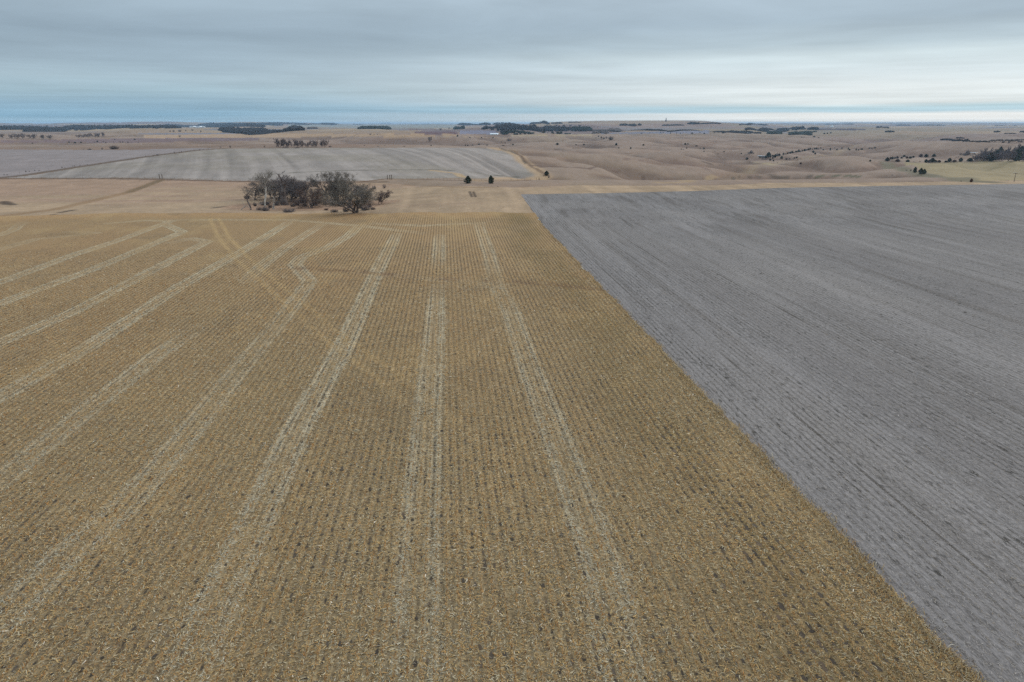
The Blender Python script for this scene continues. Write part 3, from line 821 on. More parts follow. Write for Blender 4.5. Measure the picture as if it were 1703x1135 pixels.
def bare_tree(seed, h=10.0, stems=1, spread=0.5, nb=(7, 6, 6, 4), up=0.25, wig=0.18, trunk=0.28, first=0.3, ratio=0.55, r0=None, flat=0.0, twigr=0.022):
    R = random.Random(seed); T, W = [], []
    r0 = r0 or h*0.022
    def rv(): return Vector((R.gauss(0, 1), R.gauss(0, 1), R.gauss(0, 1)))
    def branch(p, d, L, r, lv):
        n = 5 if lv == 0 else (4 if lv == 1 else (3 if lv == 2 else 2))
        pts = [(p.copy(), r)]
        for i in range(n):
            d = (d+rv()*wig+Vector((0, 0, up*(0.35 if lv == 0 else 0.5)*(1-flat)))).normalized()
            p = p+d*L/n; rr = r*(1-0.8*(i+1)/n) if lv else r*(1-0.72*(i+1)/n)
            pts.append((p.copy(), max(rr, twigr*0.5)))
        for (a, ra), (b, rb) in zip(pts[:-1], pts[1:]):
            (T if lv <= 1 else W).append((*a, *b, ra, rb))
        if lv >= len(nb): return
        cnt = nb[lv]
        for c in range(cnt):
            t = (first if lv == 0 else 0.22)+(1-(first if lv == 0 else 0.22))*(c+R.random()*0.9)/cnt
            t = min(t, 0.99); i = int(t*n); f = t*n-i
            q = pts[i][0].lerp(pts[i+1][0], f); qr = pts[i][1]*(1-f)+pts[i+1][1]*f
            ax = (pts[i+1][0]-pts[i][0]).normalized()
            side = rv(); side = (side-ax*side.dot(ax)).normalized()
            an = R.uniform(0.55, 1.05)*(spread/0.5)
            nd = (ax*math.cos(an)+side*math.sin(an)).normalized()
            branch(q, nd, L*ratio*R.uniform(0.65, 1.15)*(1.15-0.4*t), max(qr*0.62, twigr), lv+1)
    for s in range(stems):
        a = 2*math.pi*s/stems+R.random(); tl = 0.0 if stems == 1 else R.uniform(0.2, 0.55)
        d = Vector((math.cos(a)*tl, math.sin(a)*tl, 1)).normalized()
        branch(Vector((math.cos(a)*0.15*(stems > 1), math.sin(a)*0.15*(stems > 1), -0.3)), d, h*(0.72 if stems == 1 else 0.62), r0*(1 if stems == 1 else 0.7), 0)
    zmax = max(s[5] for s in T+W); k = h/zmax
    sc = lambda L: [tuple(c*k for c in s[:6])+(s[6], s[7]) for s in L]
    T, W = sc(T), sc(W)
    xs = sorted(s[3] for s in T+W); w = xs[int(len(xs)*0.97)]-xs[int(len(xs)*0.03)]
    return T, W, h, max(w, 0.5)
def mat_bark(nm, c): return simple_mat(nm, tuple(A(c)), 0.95, 0.3, 1.5, 0.05)
BARK_D = mat_bark('dark_bark', (96,91,88)); BARK_P = mat_bark('pale_bark', (150,146,138)); BARK_G = mat_bark('grey_bark', (112,106,100))
TWIG_G = simple_mat('grey_twigs', tuple(A((108,103,102))), 0.95, 0.3, 0.8, 0.05, True)
TWIG_B = simple_mat('brown_twigs', tuple(A((104,92,86))), 0.95, 0.3, 0.8, 0.05, True)
TWIG_O = simple_mat('olive_twigs', tuple(A((114,110,101))), 0.95, 0.3, 0.8, 0.05, True)
TWIG_F = simple_mat('pale_grey_twigs', tuple(A((112,105,106))), 0.95, 0.3, 0.8, 0.05, True)
CEDAR = simple_mat('cedar_foliage', tuple(A((68,74,60))), 0.9, 0.4, 2.0, 0.05, True)
CEDAR_R = simple_mat('rusty_cedar_foliage', tuple(A((78,62,56))), 0.9, 0.4, 2.0, 0.05, True)
LEAFLIT = simple_mat('dead_leaves', tuple(A((104,76,60))), 0.9, 0.4, 2.0, 0.05, True)

class Proto:
    def __init__(s, parts, h, w): s.parts, s.h, s.w = parts, h, w
def tree_proto(name, bark, twig, **kw):
    T, W, h, w = bare_tree(**kw)
    V, f = tubes(T, 5); a = mesh_data('trunk', V, f, bark)
    V, f = tubes(W, 3, 0.012); b = mesh_data('crown', V, f, twig)
    return Proto([('trunk', a), ('crown', b)], h, w)
def mesh_data(name, V, f, mat):
    o = mesh_np(name, V, f, mat); me = o.data; bpy.data.objects.remove(o); return me
def cedar_proto(seed, h=6.0, w=4.0, n=520, shape=0.75, mat=None):
    r = np.random.default_rng(seed)
    t = r.random(n)**0.85
    prof = (np.sin(np.pi*np.clip(t*0.93+0.09, 0, 1))**0.6)*(1-t)**(1-shape)*0.9+0.03
    lump = 0.75+0.5*vnoise(np.arange(n)*0.0+t*5, r.random(n)*3, seed)
    a = r.random(n)*2*np.pi
    lob = 1+0.22*np.sin(3*a+seed)+0.16*np.sin(5*a+t*7+seed*2)
    rad = w/2*prof*lump*lob*(0.55+0.45*r.random(n)**0.4)
    c = np.stack([np.cos(a)*rad, np.sin(a)*rad, h*(0.05+0.95*t)], 1)
    s = h*0.075*(0.6+0.8*r.random(n))
    d1 = r.normal(size=(n, 3)); d1[:, 2] *= 0.6; d1 /= np.linalg.norm(d1, axis=1, keepdims=True)
    d2 = np.cross(d1, r.normal(size=(n, 3))); d2 /= np.linalg.norm(d2, axis=1, keepdims=True)
    V = np.stack([c-d1*s[:, None], c+d2*s[:, None]*.7, c+d1*s[:, None], c-d2*s[:, None]*.7], 1).reshape(-1, 3)
    f = np.arange(4*n).reshape(n, 4)
    # inner mass so the crown is not see-through
    k, m = 8, 6
    ring = []
    for j in range(m):
        tt = j/(m-1); pr = (math.sin(math.pi*min(tt*0.93+0.09, 1))**0.6)*(1-tt)**(1-shape)*0.9
        for i in range(k):
            aa = 2*math.pi*i/k; q = w/2*pr*0.62*(0.85+0.3*r.random())
            ring.append((math.cos(aa)*q, math.sin(aa)*q, h*(0.06+0.82*tt)))
    base = len(V); V = np.concatenate([V, np.array(ring)])
    g = [[base+j*k+i, base+j*k+(i+1) % k, base+(j+1)*k+(i+1) % k, base+(j+1)*k+i] for j in range(m-1) for i in range(k)]
    f = np.concatenate([f, np.array(g)])
    cr = mesh_data('crown', V, f, mat or CEDAR)
    Vt, ft = tubes([(0, 0, -0.3, 0, 0, h*0.3, h*0.03, h*0.02)], 6)
    return Proto([('trunk', mesh_data('trunk', Vt, ft, BARK_D)), ('crown', cr)], h, w)
def bush_proto(seed, h=2.0, w=4.5, n=46, twig=None, fine=9):
    R = random.Random(seed); S, W = [], []
    for i in range(n):
        a = R.random()*2*math.pi; rr = R.random()**0.6*w*0.36
        p = Vector((math.cos(a)*rr*0.05, math.sin(a)*rr*0.05, -0.15)); hh = h*(0.55+0.5*R.random())*(1-0.35*(rr/(w*0.36))**2)
        d = Vector((math.cos(a)*0.35*rr/w*2+R.gauss(0, .2), math.sin(a)*0.35*rr/w*2+R.gauss(0, .2), 1)).normalized()
        m = Vector((math.cos(a)*rr, math.sin(a)*rr, hh*0.35)); e = m+(d+Vector((R.gauss(0, .25), R.gauss(0, .25), 0))).normalized()*hh*0.5
        S.append((*p, *m, 0.035, 0.025)); S.append((*m, *e, 0.025, 0.012))
        for j in range(fine):
            q = p.lerp(m, R.random()) if R.random() < 0.4 else m.lerp(e, R.random())
            dd = (d+Vector((R.gauss(0, .8), R.gauss(0, .8), R.gauss(0, .35)))).normalized()
            e2 = q+dd*h*R.uniform(0.15, 0.4); W.append((*q, *e2, 0.022, 0.012))
    V, f = tubes(S, 4); a = mesh_data('stems', V, f, BARK_D)
    V, f = tubes(W, 3); b = mesh_data('twigs', V, f, twig or TWIG_G)
    return Proto([('stems', a), ('twigs', b)], h, w)

P = {}
P['round'] = tree_proto('r', BARK_D, TWIG_G, seed=3, h=11, stems=1, spread=0.60, nb=(15, 10, 8, 5), first=0.04, ratio=0.55, twigr=0.017, wig=0.14)
P['round2'] = tree_proto('r2', BARK_D, TWIG_G, seed=14, h=11, stems=2, spread=0.5, nb=(14, 10, 8, 5), first=0.03, ratio=0.52, twigr=0.017, wig=0.14)
P['vase'] = tree_proto('v', BARK_G, TWIG_O, seed=22, h=11, stems=4, spread=0.42, nb=(8, 8, 7, 5), first=0.24, ratio=0.52, up=0.2, r0=0.36, twigr=0.015)
P['tall'] = tree_proto('t', BARK_D, TWIG_O, seed=31, h=13, stems=2, spread=0.38, nb=(11, 8, 7, 5), first=0.25, ratio=0.44, up=0.3, twigr=0.015)
P['pale'] = tree_proto('p', BARK_P, TWIG_O, seed=48, h=13, stems=1, spread=0.42, nb=(7, 7, 6, 4), first=0.28, ratio=0.6, up=0.25, r0=0.24, wig=0.18, twigr=0.014)
P['fork'] = tree_proto('f', BARK_D, TWIG_G, seed=58, h=13, stems=1, spread=0.30, nb=(4, 4, 3), first=0.55, ratio=0.48, up=0.45, r0=0.62, wig=0.17, twigr=0.07)
P['lean'] = tree_proto('l', BARK_D, TWIG_O, seed=64, h=9, stems=1, spread=0.6, nb=(4, 4, 4), first=0.5, ratio=0.5, up=0.12, r0=0.22, wig=0.26, twigr=0.03)
P['snag'] = tree_proto('s', BARK_P, BARK_P, seed=71, h=6, stems=1, spread=0.6, nb=(4, 2), first=0.45, ratio=0.25, up=0.2, r0=0.2, wig=0.12)
P['brown'] = tree_proto('b', BARK_D, TWIG_B, seed=83, h=8, stems=3, spread=0.55, nb=(12, 9, 8, 5), first=0.03, ratio=0.47, twigr=0.018, wig=0.14)
P['small'] = tree_proto('sm', BARK_D, TWIG_B, seed=92, h=5, stems=2, spread=0.6, nb=(9, 8, 7, 5), first=0.10, ratio=0.52, twigr=0.012)
P['farbare'] = tree_proto('fb', BARK_G, TWIG_F, seed=101, h=10, stems=3, spread=0.42, nb=(12, 10, 9), first=0.15, ratio=0.46, twigr=0.05, wig=0.12)
P['farbare2'] = tree_proto('fb2', BARK_G, TWIG_F, seed=113, h=10, stems=2, spread=0.5, nb=(13, 10, 9), first=0.15, ratio=0.50, twigr=0.05, wig=0.12)
P['cedar'] = cedar_proto(5); P['cedar2'] = cedar_proto(9, shape=0.6, h=6.5, w=3.8); P['cedar_red'] = cedar_proto(12, h=5, w=5, mat=CEDAR_R)
P['bush'] = bush_proto(4, twig=TWIG_G, n=70); P['bush_low'] = bush_proto(6, h=1.5, w=6, n=80, twig=TWIG_G); P['bush_red'] = bush_proto(8, h=2, w=3, twig=TWIG_B)
P['tinybush'] = bush_proto(18, h=2, w=3, n=30, fine=6, twig=TWIG_G)

GRV = 'bare trees of the grove beside the stubble field'
def place(proto, name, x, y, hpx, wpx, label, cat, group=None, rot=None, base=None, kids=True):
    p = P[proto]; g = base or hit(x, y); s = pxsize(g)
    e = bpy.data.objects.new(name, None); e.empty_display_size = 0.3; COL.objects.link(e)
    e.location = (g[0], g[1], float(Z(*g))-0.1)
    if group == GRV: wpx *= 1.15; hpx *= 1.04
    sh, sw = hpx*s/p.h, wpx*s/p.w
    e.scale = (sw, sw, sh); e.rotation_euler = (0, 0, random.random()*6.28 if rot is None else rot)
    for nm, me in p.parts:
        o = bpy.data.objects.new(nm, me); COL.objects.link(o); o.parent = e
    tag(e, label, cat, group)
    return e

# the grove at the edge of the stubble (photo pixels: base x, y, height, width)
GRV = 'bare trees of the grove beside the stubble field'
T_ = 'bare tree'
for a in [
 ('lean','bare_tree',418,349,44,30,'thin leaning bare tree at the left end of the grove',0.6),
 ('round','bare_tree',424,333,30,28,'dark low tree behind the leaning one at the grove left end',None),
 ('pale','bare_tree',441,343,56,42,'pale barked tree with forked white trunk near the grove left end',None),
 ('snag','dead_tree',455,348,24,10,'short broken pale trunk standing right of the white barked tree',None),
 ('round2','bare_tree',452,330,38,40,'dark twiggy tree behind the pale barked tree',None),
 ('fork','dead_tree',474,341,56,24,'tall dead tree with crooked dark trunk forking above the grove',None),
 ('round','bare_tree',484,336,37,40,'wide dark tree right of the tall forked dead tree',None),
 ('round2','bare_tree',502,334,42,42,'dense dark tree with rounded top in the middle of the grove',None),
 ('brown','bare_tree',517,346,34,38,'low brown bushy tree standing forward in the middle of the grove',None),
 ('round','bare_tree',531,333,20,22,'small dark tree in the gap between the two halves of the grove',None),
 ('tall','bare_tree',547,336,48,30,'tall dark tree with several upright stems in the right half of the grove',None),
 ('tall','bare_tree',562,333,46,28,'thin tall tree with open branches behind the right half of the grove',None),
 ('tall','bare_tree',575,334,46,30,'tallest slender tree at the back right of the grove',None),
 ('round','bare_tree',463,334,36,36,'grey tree filling the gap behind the white barked tree and the dead one',None),
 ('round2','bare_tree',493,330,36,40,'tree at the back of the grove middle showing only its top',None),
 ('round2','bare_tree',556,332,34,36,'grey twiggy tree behind the upright stems in the right half',None),
 ('vase','bare_tree',583,338,38,40,'pale twiggy tree behind the big spreading one',None),
 ('vase','bare_tree',592,354,48,62,'big spreading tree with many stems at the front right of the grove',None),
 ('round','bare_tree',607,340,30,30,'dark tree just right of the big spreading one',None),
 ('small','bare_tree',631,340,23,24,'small round reddish tree alone at the right end of the grove',None)]:
    place(a[0], a[1], a[2], a[3], a[4], a[5], a[6], T_ if a[1] == 'bare_tree' else 'dead tree', GRV, a[7])
SHR = 'shrubs at the foot of the grove'
for a in [('bush',441,351,9,20,'round dark shrub under the pale barked tree'),('bush_red',431,350,7,11,'small pinkish shrub left of the round dark shrub'),
          ('bush_low',480,353,7,32,'long low dark shrub in front of the grove middle'),('bush',411,331,9,14,'dark shrub at the far left end of the grove'),
          ('bush_low',556,353,6,18,'low shrub left of the big spreading tree trunk'),('bush',576,352,9,16,'dark shrub against the left foot of the big spreading tree'),
          ('bush',608,350,10,22,'dark shrub against the right foot of the big spreading tree'),('bush_red',620,349,6,12,'reddish shrub at the right edge of the grove floor'),
          ('bush',441,341,8,26,'olive shrub around the foot of the pale trunk'),('bush_low',470,339,7,26,'low brush behind the tall forked dead tree'),
          ('bush',500,338,9,30,'dark brush under the dense middle trees'),('bush_red',543,350,5,10,'small brown shrub left of the low shrub at the front right')]:
    place(a[0], 'shrub', a[1], a[2], a[3], a[4], a[5], 'shrub', SHR)
_br = [(424,343,5,8),(449,346,5,9),(460,342,6,12),(487,344,5,12),(494,341,7,12),(507,344,6,12),(522,343,5,12),(532,338,7,12),(541,341,5,9),(553,342,6,11),(566,343,7,12),(582,346,7,12),(598,347,7,11),(615,345,6,9)]
place('tinybush', 'shrub', 622, 314.5, 8, 8, 'thin grey shrub in the hay strip nearest the grove', 'shrub')
place('tinybush', 'shrub', 639, 313.5, 9, 9, 'thin grey shrub in the hay strip right of its neighbour', 'shrub')
def grove_brush():
    row(('bush', 'bush_red', 'bush_low'), 'shrub', [(a, b, c*1.5, d*1.1) for a, b, c, d in _br], 'low brush under the grove trees', 'shrub', SHR)
# a fallen pale limb
def fallen():
    g = hit(415, 350); s = pxsize(g)
    V, f = tubes([(g[0]-3, g[1], 0.2, g[0]-1, g[1]+0.6, 1.6, .16, .12), (g[0]-1, g[1]+0.6, 1.6, g[0]+0.6, g[1]+.4, 0.3, .12, .08), (g[0]-1.6, g[1]+.4, 1.1, g[0]-2.4, g[1]+.8, 3.0, .1, .05),
                  (g[0]+2.2, g[1], .1, g[0]+4.2, g[1]+.3, 3.2, .14, .06), (g[0]+3.4, g[1], 2.0, g[0]+4.8, g[1]+.3, 2.4, .08, .05)], 6)
    V[:, 2] += float(Z(*g))
    o = mesh_np('fallen_branch', V, f, BARK_P)
    tag(o, 'pale broken branches lying at the foot of the leaning tree', 'branch')
fallen()

# cedars near the far grey field
place('cedar', 'cedar_tree', 778.5, 305, 12, 12, 'dark green rounded cedar left of its pointed neighbour below the far grey field', 'cedar tree')
place('cedar2', 'cedar_tree', 816.5, 305.5, 13, 10.5, 'dark green pointed cedar right of the rounded one below the far grey field', 'cedar tree')
place('cedar', 'cedar_tree', 909, 292, 7.5, 8, 'dark cedar where the farm track meets the field corner', 'cedar tree')
place('tinybush', 'shrub', 912.5, 296, 6, 5, 'dark shrub just below the cedar at the field corner', 'shrub')
place('tinybush', 'shrub', 828, 311, 2.5, 2, 'tiny dark shrub in the hay below the pointed cedar', 'shrub')

def row(proto, name, pts, label, cat, group, jit=0.25):
    ORD = ['leftmost'] + [o+' from left' for o in 'second third fourth fifth sixth seventh eighth ninth tenth eleventh twelfth thirteenth fourteenth fifteenth sixteenth seventeenth eighteenth nineteenth twentieth twenty-first twenty-second twenty-third'.split()]
    base_label = label; pts = sorted(pts, key=lambda q: q[0])
    for i, q in enumerate(pts):
        x, y, h, w = q
        if i < len(ORD): label = base_label+', '+(ORD[i] if i < len(pts)-1 or len(pts) < 3 else 'rightmost')
        pr = proto if isinstance(proto, str) else proto[i % len(proto)]
        k = 1+jit*(random.random()-0.5)
        place(pr, name, x, y, h*k, w*k, label, cat, group)
grove_brush()
# bare trees on the crest of the far grey field
row(('farbare', 'farbare2'), 'bare_tree', [(465,246,15,13),(472,246,16,10),(479,246,13,10),(487,246,14,12),(495,246,13,11),(503,246,13,9),(511,246,11,8),(519,245.5,14,12),(526,245.5,14,10),(535,245,12,10),(541,245,14,10)],
    'bare tree in the row on the far field crest', 'bare tree', 'bare trees in a row on the crest of the far field')
row('bush_low', 'shrub', [(474,246.8,2.5,14),(494,246.8,2.5,12),(549,245,2.5,7)], 'low brush along the foot of the tree row on the far crest', 'shrub', 'brush under the crest tree row')
# left side of the far fields
row(('farbare', 'farbare2'), 'bare_tree', [(3,230,8,7),(19,231,8,8),(28,231,8,9),(38,231,10,11),(54,231,9,13),(71,232,8,9),(83,232,9,8)],
    'grey bare tree in the far left row', 'bare tree', 'bare trees in the far left row')
row(('farbare', 'farbare2'), 'bare_tree', [(131,229.5,6,7),(139,229.5,5,8),(147,229,7,9),(156,229,7,9),(164,228.5,7,8),(172,228.5,8,7)],
    'bare tree in the short row right of the far left row', 'bare tree', 'bare trees in the short far row')
place('bush', 'shrub', 190, 248.5, 7, 20, 'wide leafless thicket on the back edge of the left grey field', 'shrub')
place('bush_low', 'shrub', 149, 249.5, 2.6, 9, 'low flat bush on the back edge of the left grey field', 'shrub')
place('tinybush', 'shrub', 170, 249, 4, 5, 'small bush just left of the wide thicket on the field edge', 'shrub')
place('tinybush', 'shrub', 139, 249.3, 2, 3, 'tiny bush left of the low flat bush on the field edge', 'shrub')
row(('cedar', 'tinybush'), 'shrub', [(115,237.5,2,3),(120,237.5,2,2),(125,238.5,2.5,4),(131,237,2,2),(135,238,2,3),(157,237.5,2,3),(162,236.5,2.5,2.5),(172,237,3,3),(176,238.5,1.5,2),(189,237,3,2),(191,233,1.5,2),
     (200,237.5,3,3),(204,237.5,2,2),(209,238.5,1.5,2),(213,237.5,1.5,2),(220,238,1.5,2),(224,233,2,2.5),(230,238,2,3),(54,239,1.5,3),(93,233.5,2,2.5)],
    'tiny shrub on the slope behind the left grey field', 'shrub', 'shrubs on the slope behind the left field')
# scrub along the diagonal fence line
row('tinybush', 'shrub', [(7,291.5,3,2.5),(12,291.5,2.5,2.5),(33,288,2,2),(43,286.5,3,3),(49,286,2.5,2.5),(58,285,2.5,2.5),(65,284.5,2.5,3.5),(81,282,2,2),(103,279.5,3,3.5),(108,279.5,2.5,2),(121,277,2,2),(124,277,2.5,2),
     (133,276,2,2),(145,274.5,2,2),(242,260.5,2,2),(255,259.5,1.8,2),(262,258.5,2.4,5),(290,255,3.5,2.2),(298,253.8,2,2.5),(302,253.4,2.6,1.8),(332,250,2.2,3.5),(338,249.5,2,2),(347,248.5,1.6,2)],
    'weedy bush on the diagonal fence line', 'shrub', 'bushes on the diagonal fence line')
place('tinybush', 'bare_tree', 383, 246, 5, 4, 'lone small dark tree where the diagonal fence line ends on the crest', 'bare tree')
place('tinybush', 'shrub', 367, 246, 2.5, 3, 'low bush left of the lone tree on the crest', 'shrub')
place('tinybush', 'shrub', 440, 245.5, 4, 3.5, 'small bush on the crest left of the bare tree row', 'shrub')
place('farbare', 'bare_tree', 299, 229, 4, 3, 'single tiny tree in the pale field far left of centre', 'bare tree')
row('tinybush', 'shrub', [(283,219.5,3,4),(289,219.5,4,6),(299,219.5,4,7),(309,218.5,3,4),(320,217.5,2.5,6),(334,220,4,4)], 'shrub in the scattered line before the left wood', 'shrub', 'shrubs before the left wood')
row('tinybush', 'shrub', [(606,243,2,3),(629,244.5,2,5),(640,243,1.5,3),(672,244,1.6,7),(616,224.5,2.5,5),(622,224.8,1.5,3),(628,224.5,2,2),(632,224.8,2,2),(590,226.5,1,6),(669,227,1.5,2)],
    'tiny shrub on the pink prairie behind the far grey field', 'shrub', 'shrubs behind the far grey field')
# prairie behind the field's right end
place('farbare', 'bare_tree', 715.5, 236, 9, 7, 'lone bare tree on the prairie just above the far grey field', 'bare tree')
place('tinybush', 'shrub', 847, 234.5, 5, 12, 'wide round leafless bush on the prairie above the farm track', 'shrub')
row(('cedar', 'cedar2'), 'cedar_tree', [(761,227.5,3,3),(781.5,229.5,1.8,2.5),(801,230,2,2.5),(820,230,2,3),(774,242.5,1.8,2),(778,242.8,1.8,3),(786,242,1.5,3),(796.5,241,2,3),(810,242.5,1.8,2.5),(834,237,1.4,1.6),(840,238.5,1.2,2),(853,241.5,2,2.5),(717,243,1.6,2.5),(837,242.5,1,5),(871,232,1.2,1.6)],
    'tiny cedar on the prairie above the far grey field', 'cedar tree', 'cedars above the far grey field')
row(('cedar', 'cedar2'), 'cedar_tree', [(927,241,3,5),(958,241.3,1.3,3.2),(971,241.3,1.8,3.5),(1025,242,3.6,4.2),(1029,247,1.5,2),(1049,248,3,2.8),(1070,242.5,2.4,3.5)],
    'small cedar on the open prairie right of the track', 'cedar tree', 'cedars on the open prairie')
row(('tinybush', 'bush'), 'shrub', [(991,230,2.6,3.5),(995.5,228,3.4,3.8),(1000,230.5,5,5),(1004,231.5,3,4),(1008.5,230.5,4.5,5),(1016,233,6.5,11)],
    'leafless bush in the clump at the pale ridge end', 'shrub', 'bushes at the end of the pale ridge field')
row(('cedar', 'cedar2'), 'cedar_tree', [(1139.5,241,3,3.5),(1144,240.5,2.4,2.6),(1142,247.5,2,2),(1133.5,249,1.3,2.4),(1137,249.6,1.2,2.2),(1158,243.5,1.5,5),(1164.5,248,1.6,1.8),(1170.5,248.5,3,3),(1170.8,253,2,2),(1204,252.8,1.6,3),(1194,256.6,1,2),(1233,256.5,1.8,2.2),(1189,252.6,1,2)],
    'tiny cedar on the slope left of the pond', 'cedar tree', 'cedars on the slope left of the pond')
place('cedar', 'cedar_tree', 1242, 266, 4, 4.8, 'round dark cedar alone on the slope just left below the pond', 'cedar tree')
row('tinybush', 'shrub', [(1247,269.8,1,2.4),(1197,275.6,1.4,1.8),(1162,277,1.4,1.6),(1253,260.5,1.4,3),(1240,257.6,1,4)], 'tiny shrub near the ravine below the pond', 'shrub', 'shrubs near the ravine')
row(('farbare2', 'bush', 'bush'), 'shrub', [(1249.5,255.5,6,6.5),(1246,256,2.6,6),(1253,255.8,2.6,5)], 'shrub in the dark clump behind the left end of the pond', 'shrub', 'clump behind the pond')
row(('cedar', 'bush', 'cedar2'), 'cedar_tree', [(1264,262.5,3,4),(1268,263.5,4,5),(1273,263.5,4,5),(1278,261.5,7.5,7),(1281,262,4,5),(1285,261.5,4,4),(1289,262,4.5,4),(1292.5,259.5,5.5,8),(1296,259,3.5,5)],
    'dark cedar in the thicket along the near bank of the pond', 'cedar tree', 'cedars on the pond bank')
row(('cedar', 'cedar2'), 'cedar_tree', [(1281,267.5,3.6,4),(1286,268.5,2.6,3),(1285,264.5,3,3),(1300,264,4.2,5),(1308,265,1.6,3.5),(1313,265,1.6,3),(1321,263.6,2,3.5),(1325,263,2.4,4)],
    'dark cedar on the slope below the pond thicket', 'cedar tree', 'cedars below the pond thicket')
_ln = [(1303,257.8,3.4,3.6),(1307,257.2,2.4,3),(1310,256.6,4.2,4.4),(1314,255.6,2.8,4),(1317,255,4,3.6),(1320,254.8,2.6,3.4),(1324,253.8,2.6,3.8),(1328,253.2,4,4.2),(1331,253.5,3.6,3.6),(1334,252.2,2.8,3.4),(1338,251.6,3.4,3.8),(1341,250.6,3.6,3.6),
       (1344,249.8,2.6,3),(1347,249.3,3,3.4),(1351,249.2,2.6,3.6),(1355,248.6,2.8,3),(1358,248.2,2.6,3),(1361,248.6,2,2.8),(1365,247.4,1.8,2.6)]
row(('cedar', 'cedar2', 'bush'), 'cedar_tree', _ln, 'cedar in the line climbing right from the pond', 'cedar tree', 'cedars in the line climbing from the pond')
row(('cedar', 'cedar2'), 'cedar_tree', [(1352.5,254.5,3.4,3.4),(1355.5,257,3,3.8),(1369,250.2,2.2,2.6),(1380.8,250.6,4.6,2.4),(1392,250,2.4,3),(1400,247.8,2.6,2.4),(1388,246.6,1,2.4),(1410.5,249.2,4,2.6),(1413,250.2,2.4,3),(1424,250,2.8,2.6),(1428,250.2,1.6,2.4),(1433,249.4,2.2,4.5),(1446,247.4,1.8,3),(1450,247.4,1.6,3),(1455,247,2.2,3)],
    'dark cedar on the ridge right of the climbing line', 'cedar tree', 'cedars strung along the ridge')
row('tinybush', 'shrub', [(1301,269.8,1.6,2.2),(1305.5,269.4,1.4,1.8),(1308.5,269.8,1.6,2),(1293,271.2,1.5,2.4),(1327,265.8,.9,2.2),(1331.5,264.6,1,2)], 'tiny rusty shrub on the slope below the cedar line', 'shrub', 'rusty shrubs on the slope')
place('cedar_red', 'cedar_tree', 1331.5, 273.2, 2.8, 4.2, 'wide dark cedar alone on the smooth rise below the pond', 'cedar tree')
place('tinybush', 'shrub', 1361, 268.6, 1, 2.4, 'tiny shrub alone on the rise right of the wide cedar', 'shrub')
place('cedar', 'cedar_tree', 1447, 269, 3.2, 3.4, 'single dark cedar on the ridge left of the cedar group', 'cedar tree')
place('tinybush', 'shrub', 1484, 291.8, 1.6, 4, 'low dark shrub on the near grass slope below the cedar group', 'shrub')
place('tinybush', 'shrub', 1437, 270.6, 1, 2, 'tiny shrub on the ridge left of the single cedar', 'shrub')
# cedar groups on the right
row(('cedar', 'cedar_red', 'cedar2'), 'cedar_tree', [(1475.3,268.4,7,7.5),(1481,265.2,4.4,5),(1484,265,4,4),(1488,264.4,2.8,3),(1492,264.2,4,5.5),(1499.5,264,2.4,4),(1503.5,261.6,3.4,5),(1508,264,3.8,4),(1513.5,264,3.4,5.5),(1519,262.4,3,5.5),(1531,261.6,5,6),(1540,261.4,4.6,6.5),(1553,261,4.8,6)],
    'dark cedar in the back row behind the yellow pasture', 'cedar tree', 'cedars in the back row behind the pasture')
row(('cedar_red', 'cedar', 'cedar2'), 'cedar_tree', [(1493,269.2,4.4,8),(1509.5,270,4,6),(1540,270.3,5,6),(1545,270.3,4.6,6),(1550.5,270,6.6,7.5),(1556,270,3.6,4),(1561.5,270.2,4,8),(1573,270,2.6,5),(1578.5,269.5,6,7),(1587,269.5,3.4,8),(1597.5,269,6.4,6.5),(1613,268.6,5,9)],
    'dark cedar in the front row above the yellow pasture', 'cedar tree', 'cedars along the pasture top edge')
row('tinybush', 'shrub', [(1563.5,258.4,1.6,3),(1590,262,1.5,3),(1593.5,262,1.8,3.5),(1469,264.6,1,3),(1520,269.6,1.2,6),(1530,269.6,1.2,5)], 'tiny rusty shrub between the two cedar rows', 'shrub', 'shrubs between the cedar rows')
place('cedar2', 'cedar_tree', 1521.5, 287.5, 9.4, 6.6, 'dark cedar left of the tight pair on the pasture hedge line', 'cedar tree')
place('cedar', 'cedar_tree', 1531, 289.5, 9.6, 7.6, 'taller cedar of the tight pair on the pasture hedge line', 'cedar tree')
place('cedar', 'cedar_tree', 1536.5, 289.8, 8.2, 7.6, 'lower right cedar of the tight pair on the pasture hedge line', 'cedar tree')
place('tinybush', 'shrub', 1514.5, 285.2, 4.6, 3.6, 'small rusty bush left of the three hedge line cedars', 'shrub')
place('tinybush', 'shrub', 1507.5, 284, 2.4, 4, 'low bush furthest left on the pasture hedge line', 'shrub')
place('cedar_red', 'cedar_tree', 1615, 303.4, 6.4, 5, 'small rusty cedar where the hedge line meets the grey field', 'cedar tree')
place('tinybush', 'shrub', 1598.5, 302, 2.2, 4.5, 'low bush just left of the small rusty cedar', 'shrub')
# thicket and wood at the far right
row(('farbare2', 'bush', 'bush'), 'bare_tree', [(1609,258,11,10),(1600,259,4,10),(1606,259,4.6,12),(1616,258.6,4,12)], 'plant in the thicket left of the small right pond', 'bare tree', 'thicket by the right pond')
for k, (yb, rn) in enumerate(((268.4, 'front'), (266.0, 'middle'), (263.5, 'back'))):
    _w = []
    for i in range(15 if k < 2 else 13):
        xx = 1622+k*6+i*(6.6)+random.uniform(-2, 2); rise = min(1.0, (xx-1612)/70)
        _w.append((xx, yb, (9+9*rise+k*1.2)*random.uniform(0.85, 1.1), random.uniform(10, 14)))
    row(('farbare', 'farbare2', 'round2', 'farbare2', 'cedar', 'farbare'), 'tree', _w, 'tree in the '+rn+' row of the dense wood at right', 'tree', 'trees of the right wood', 0.3)

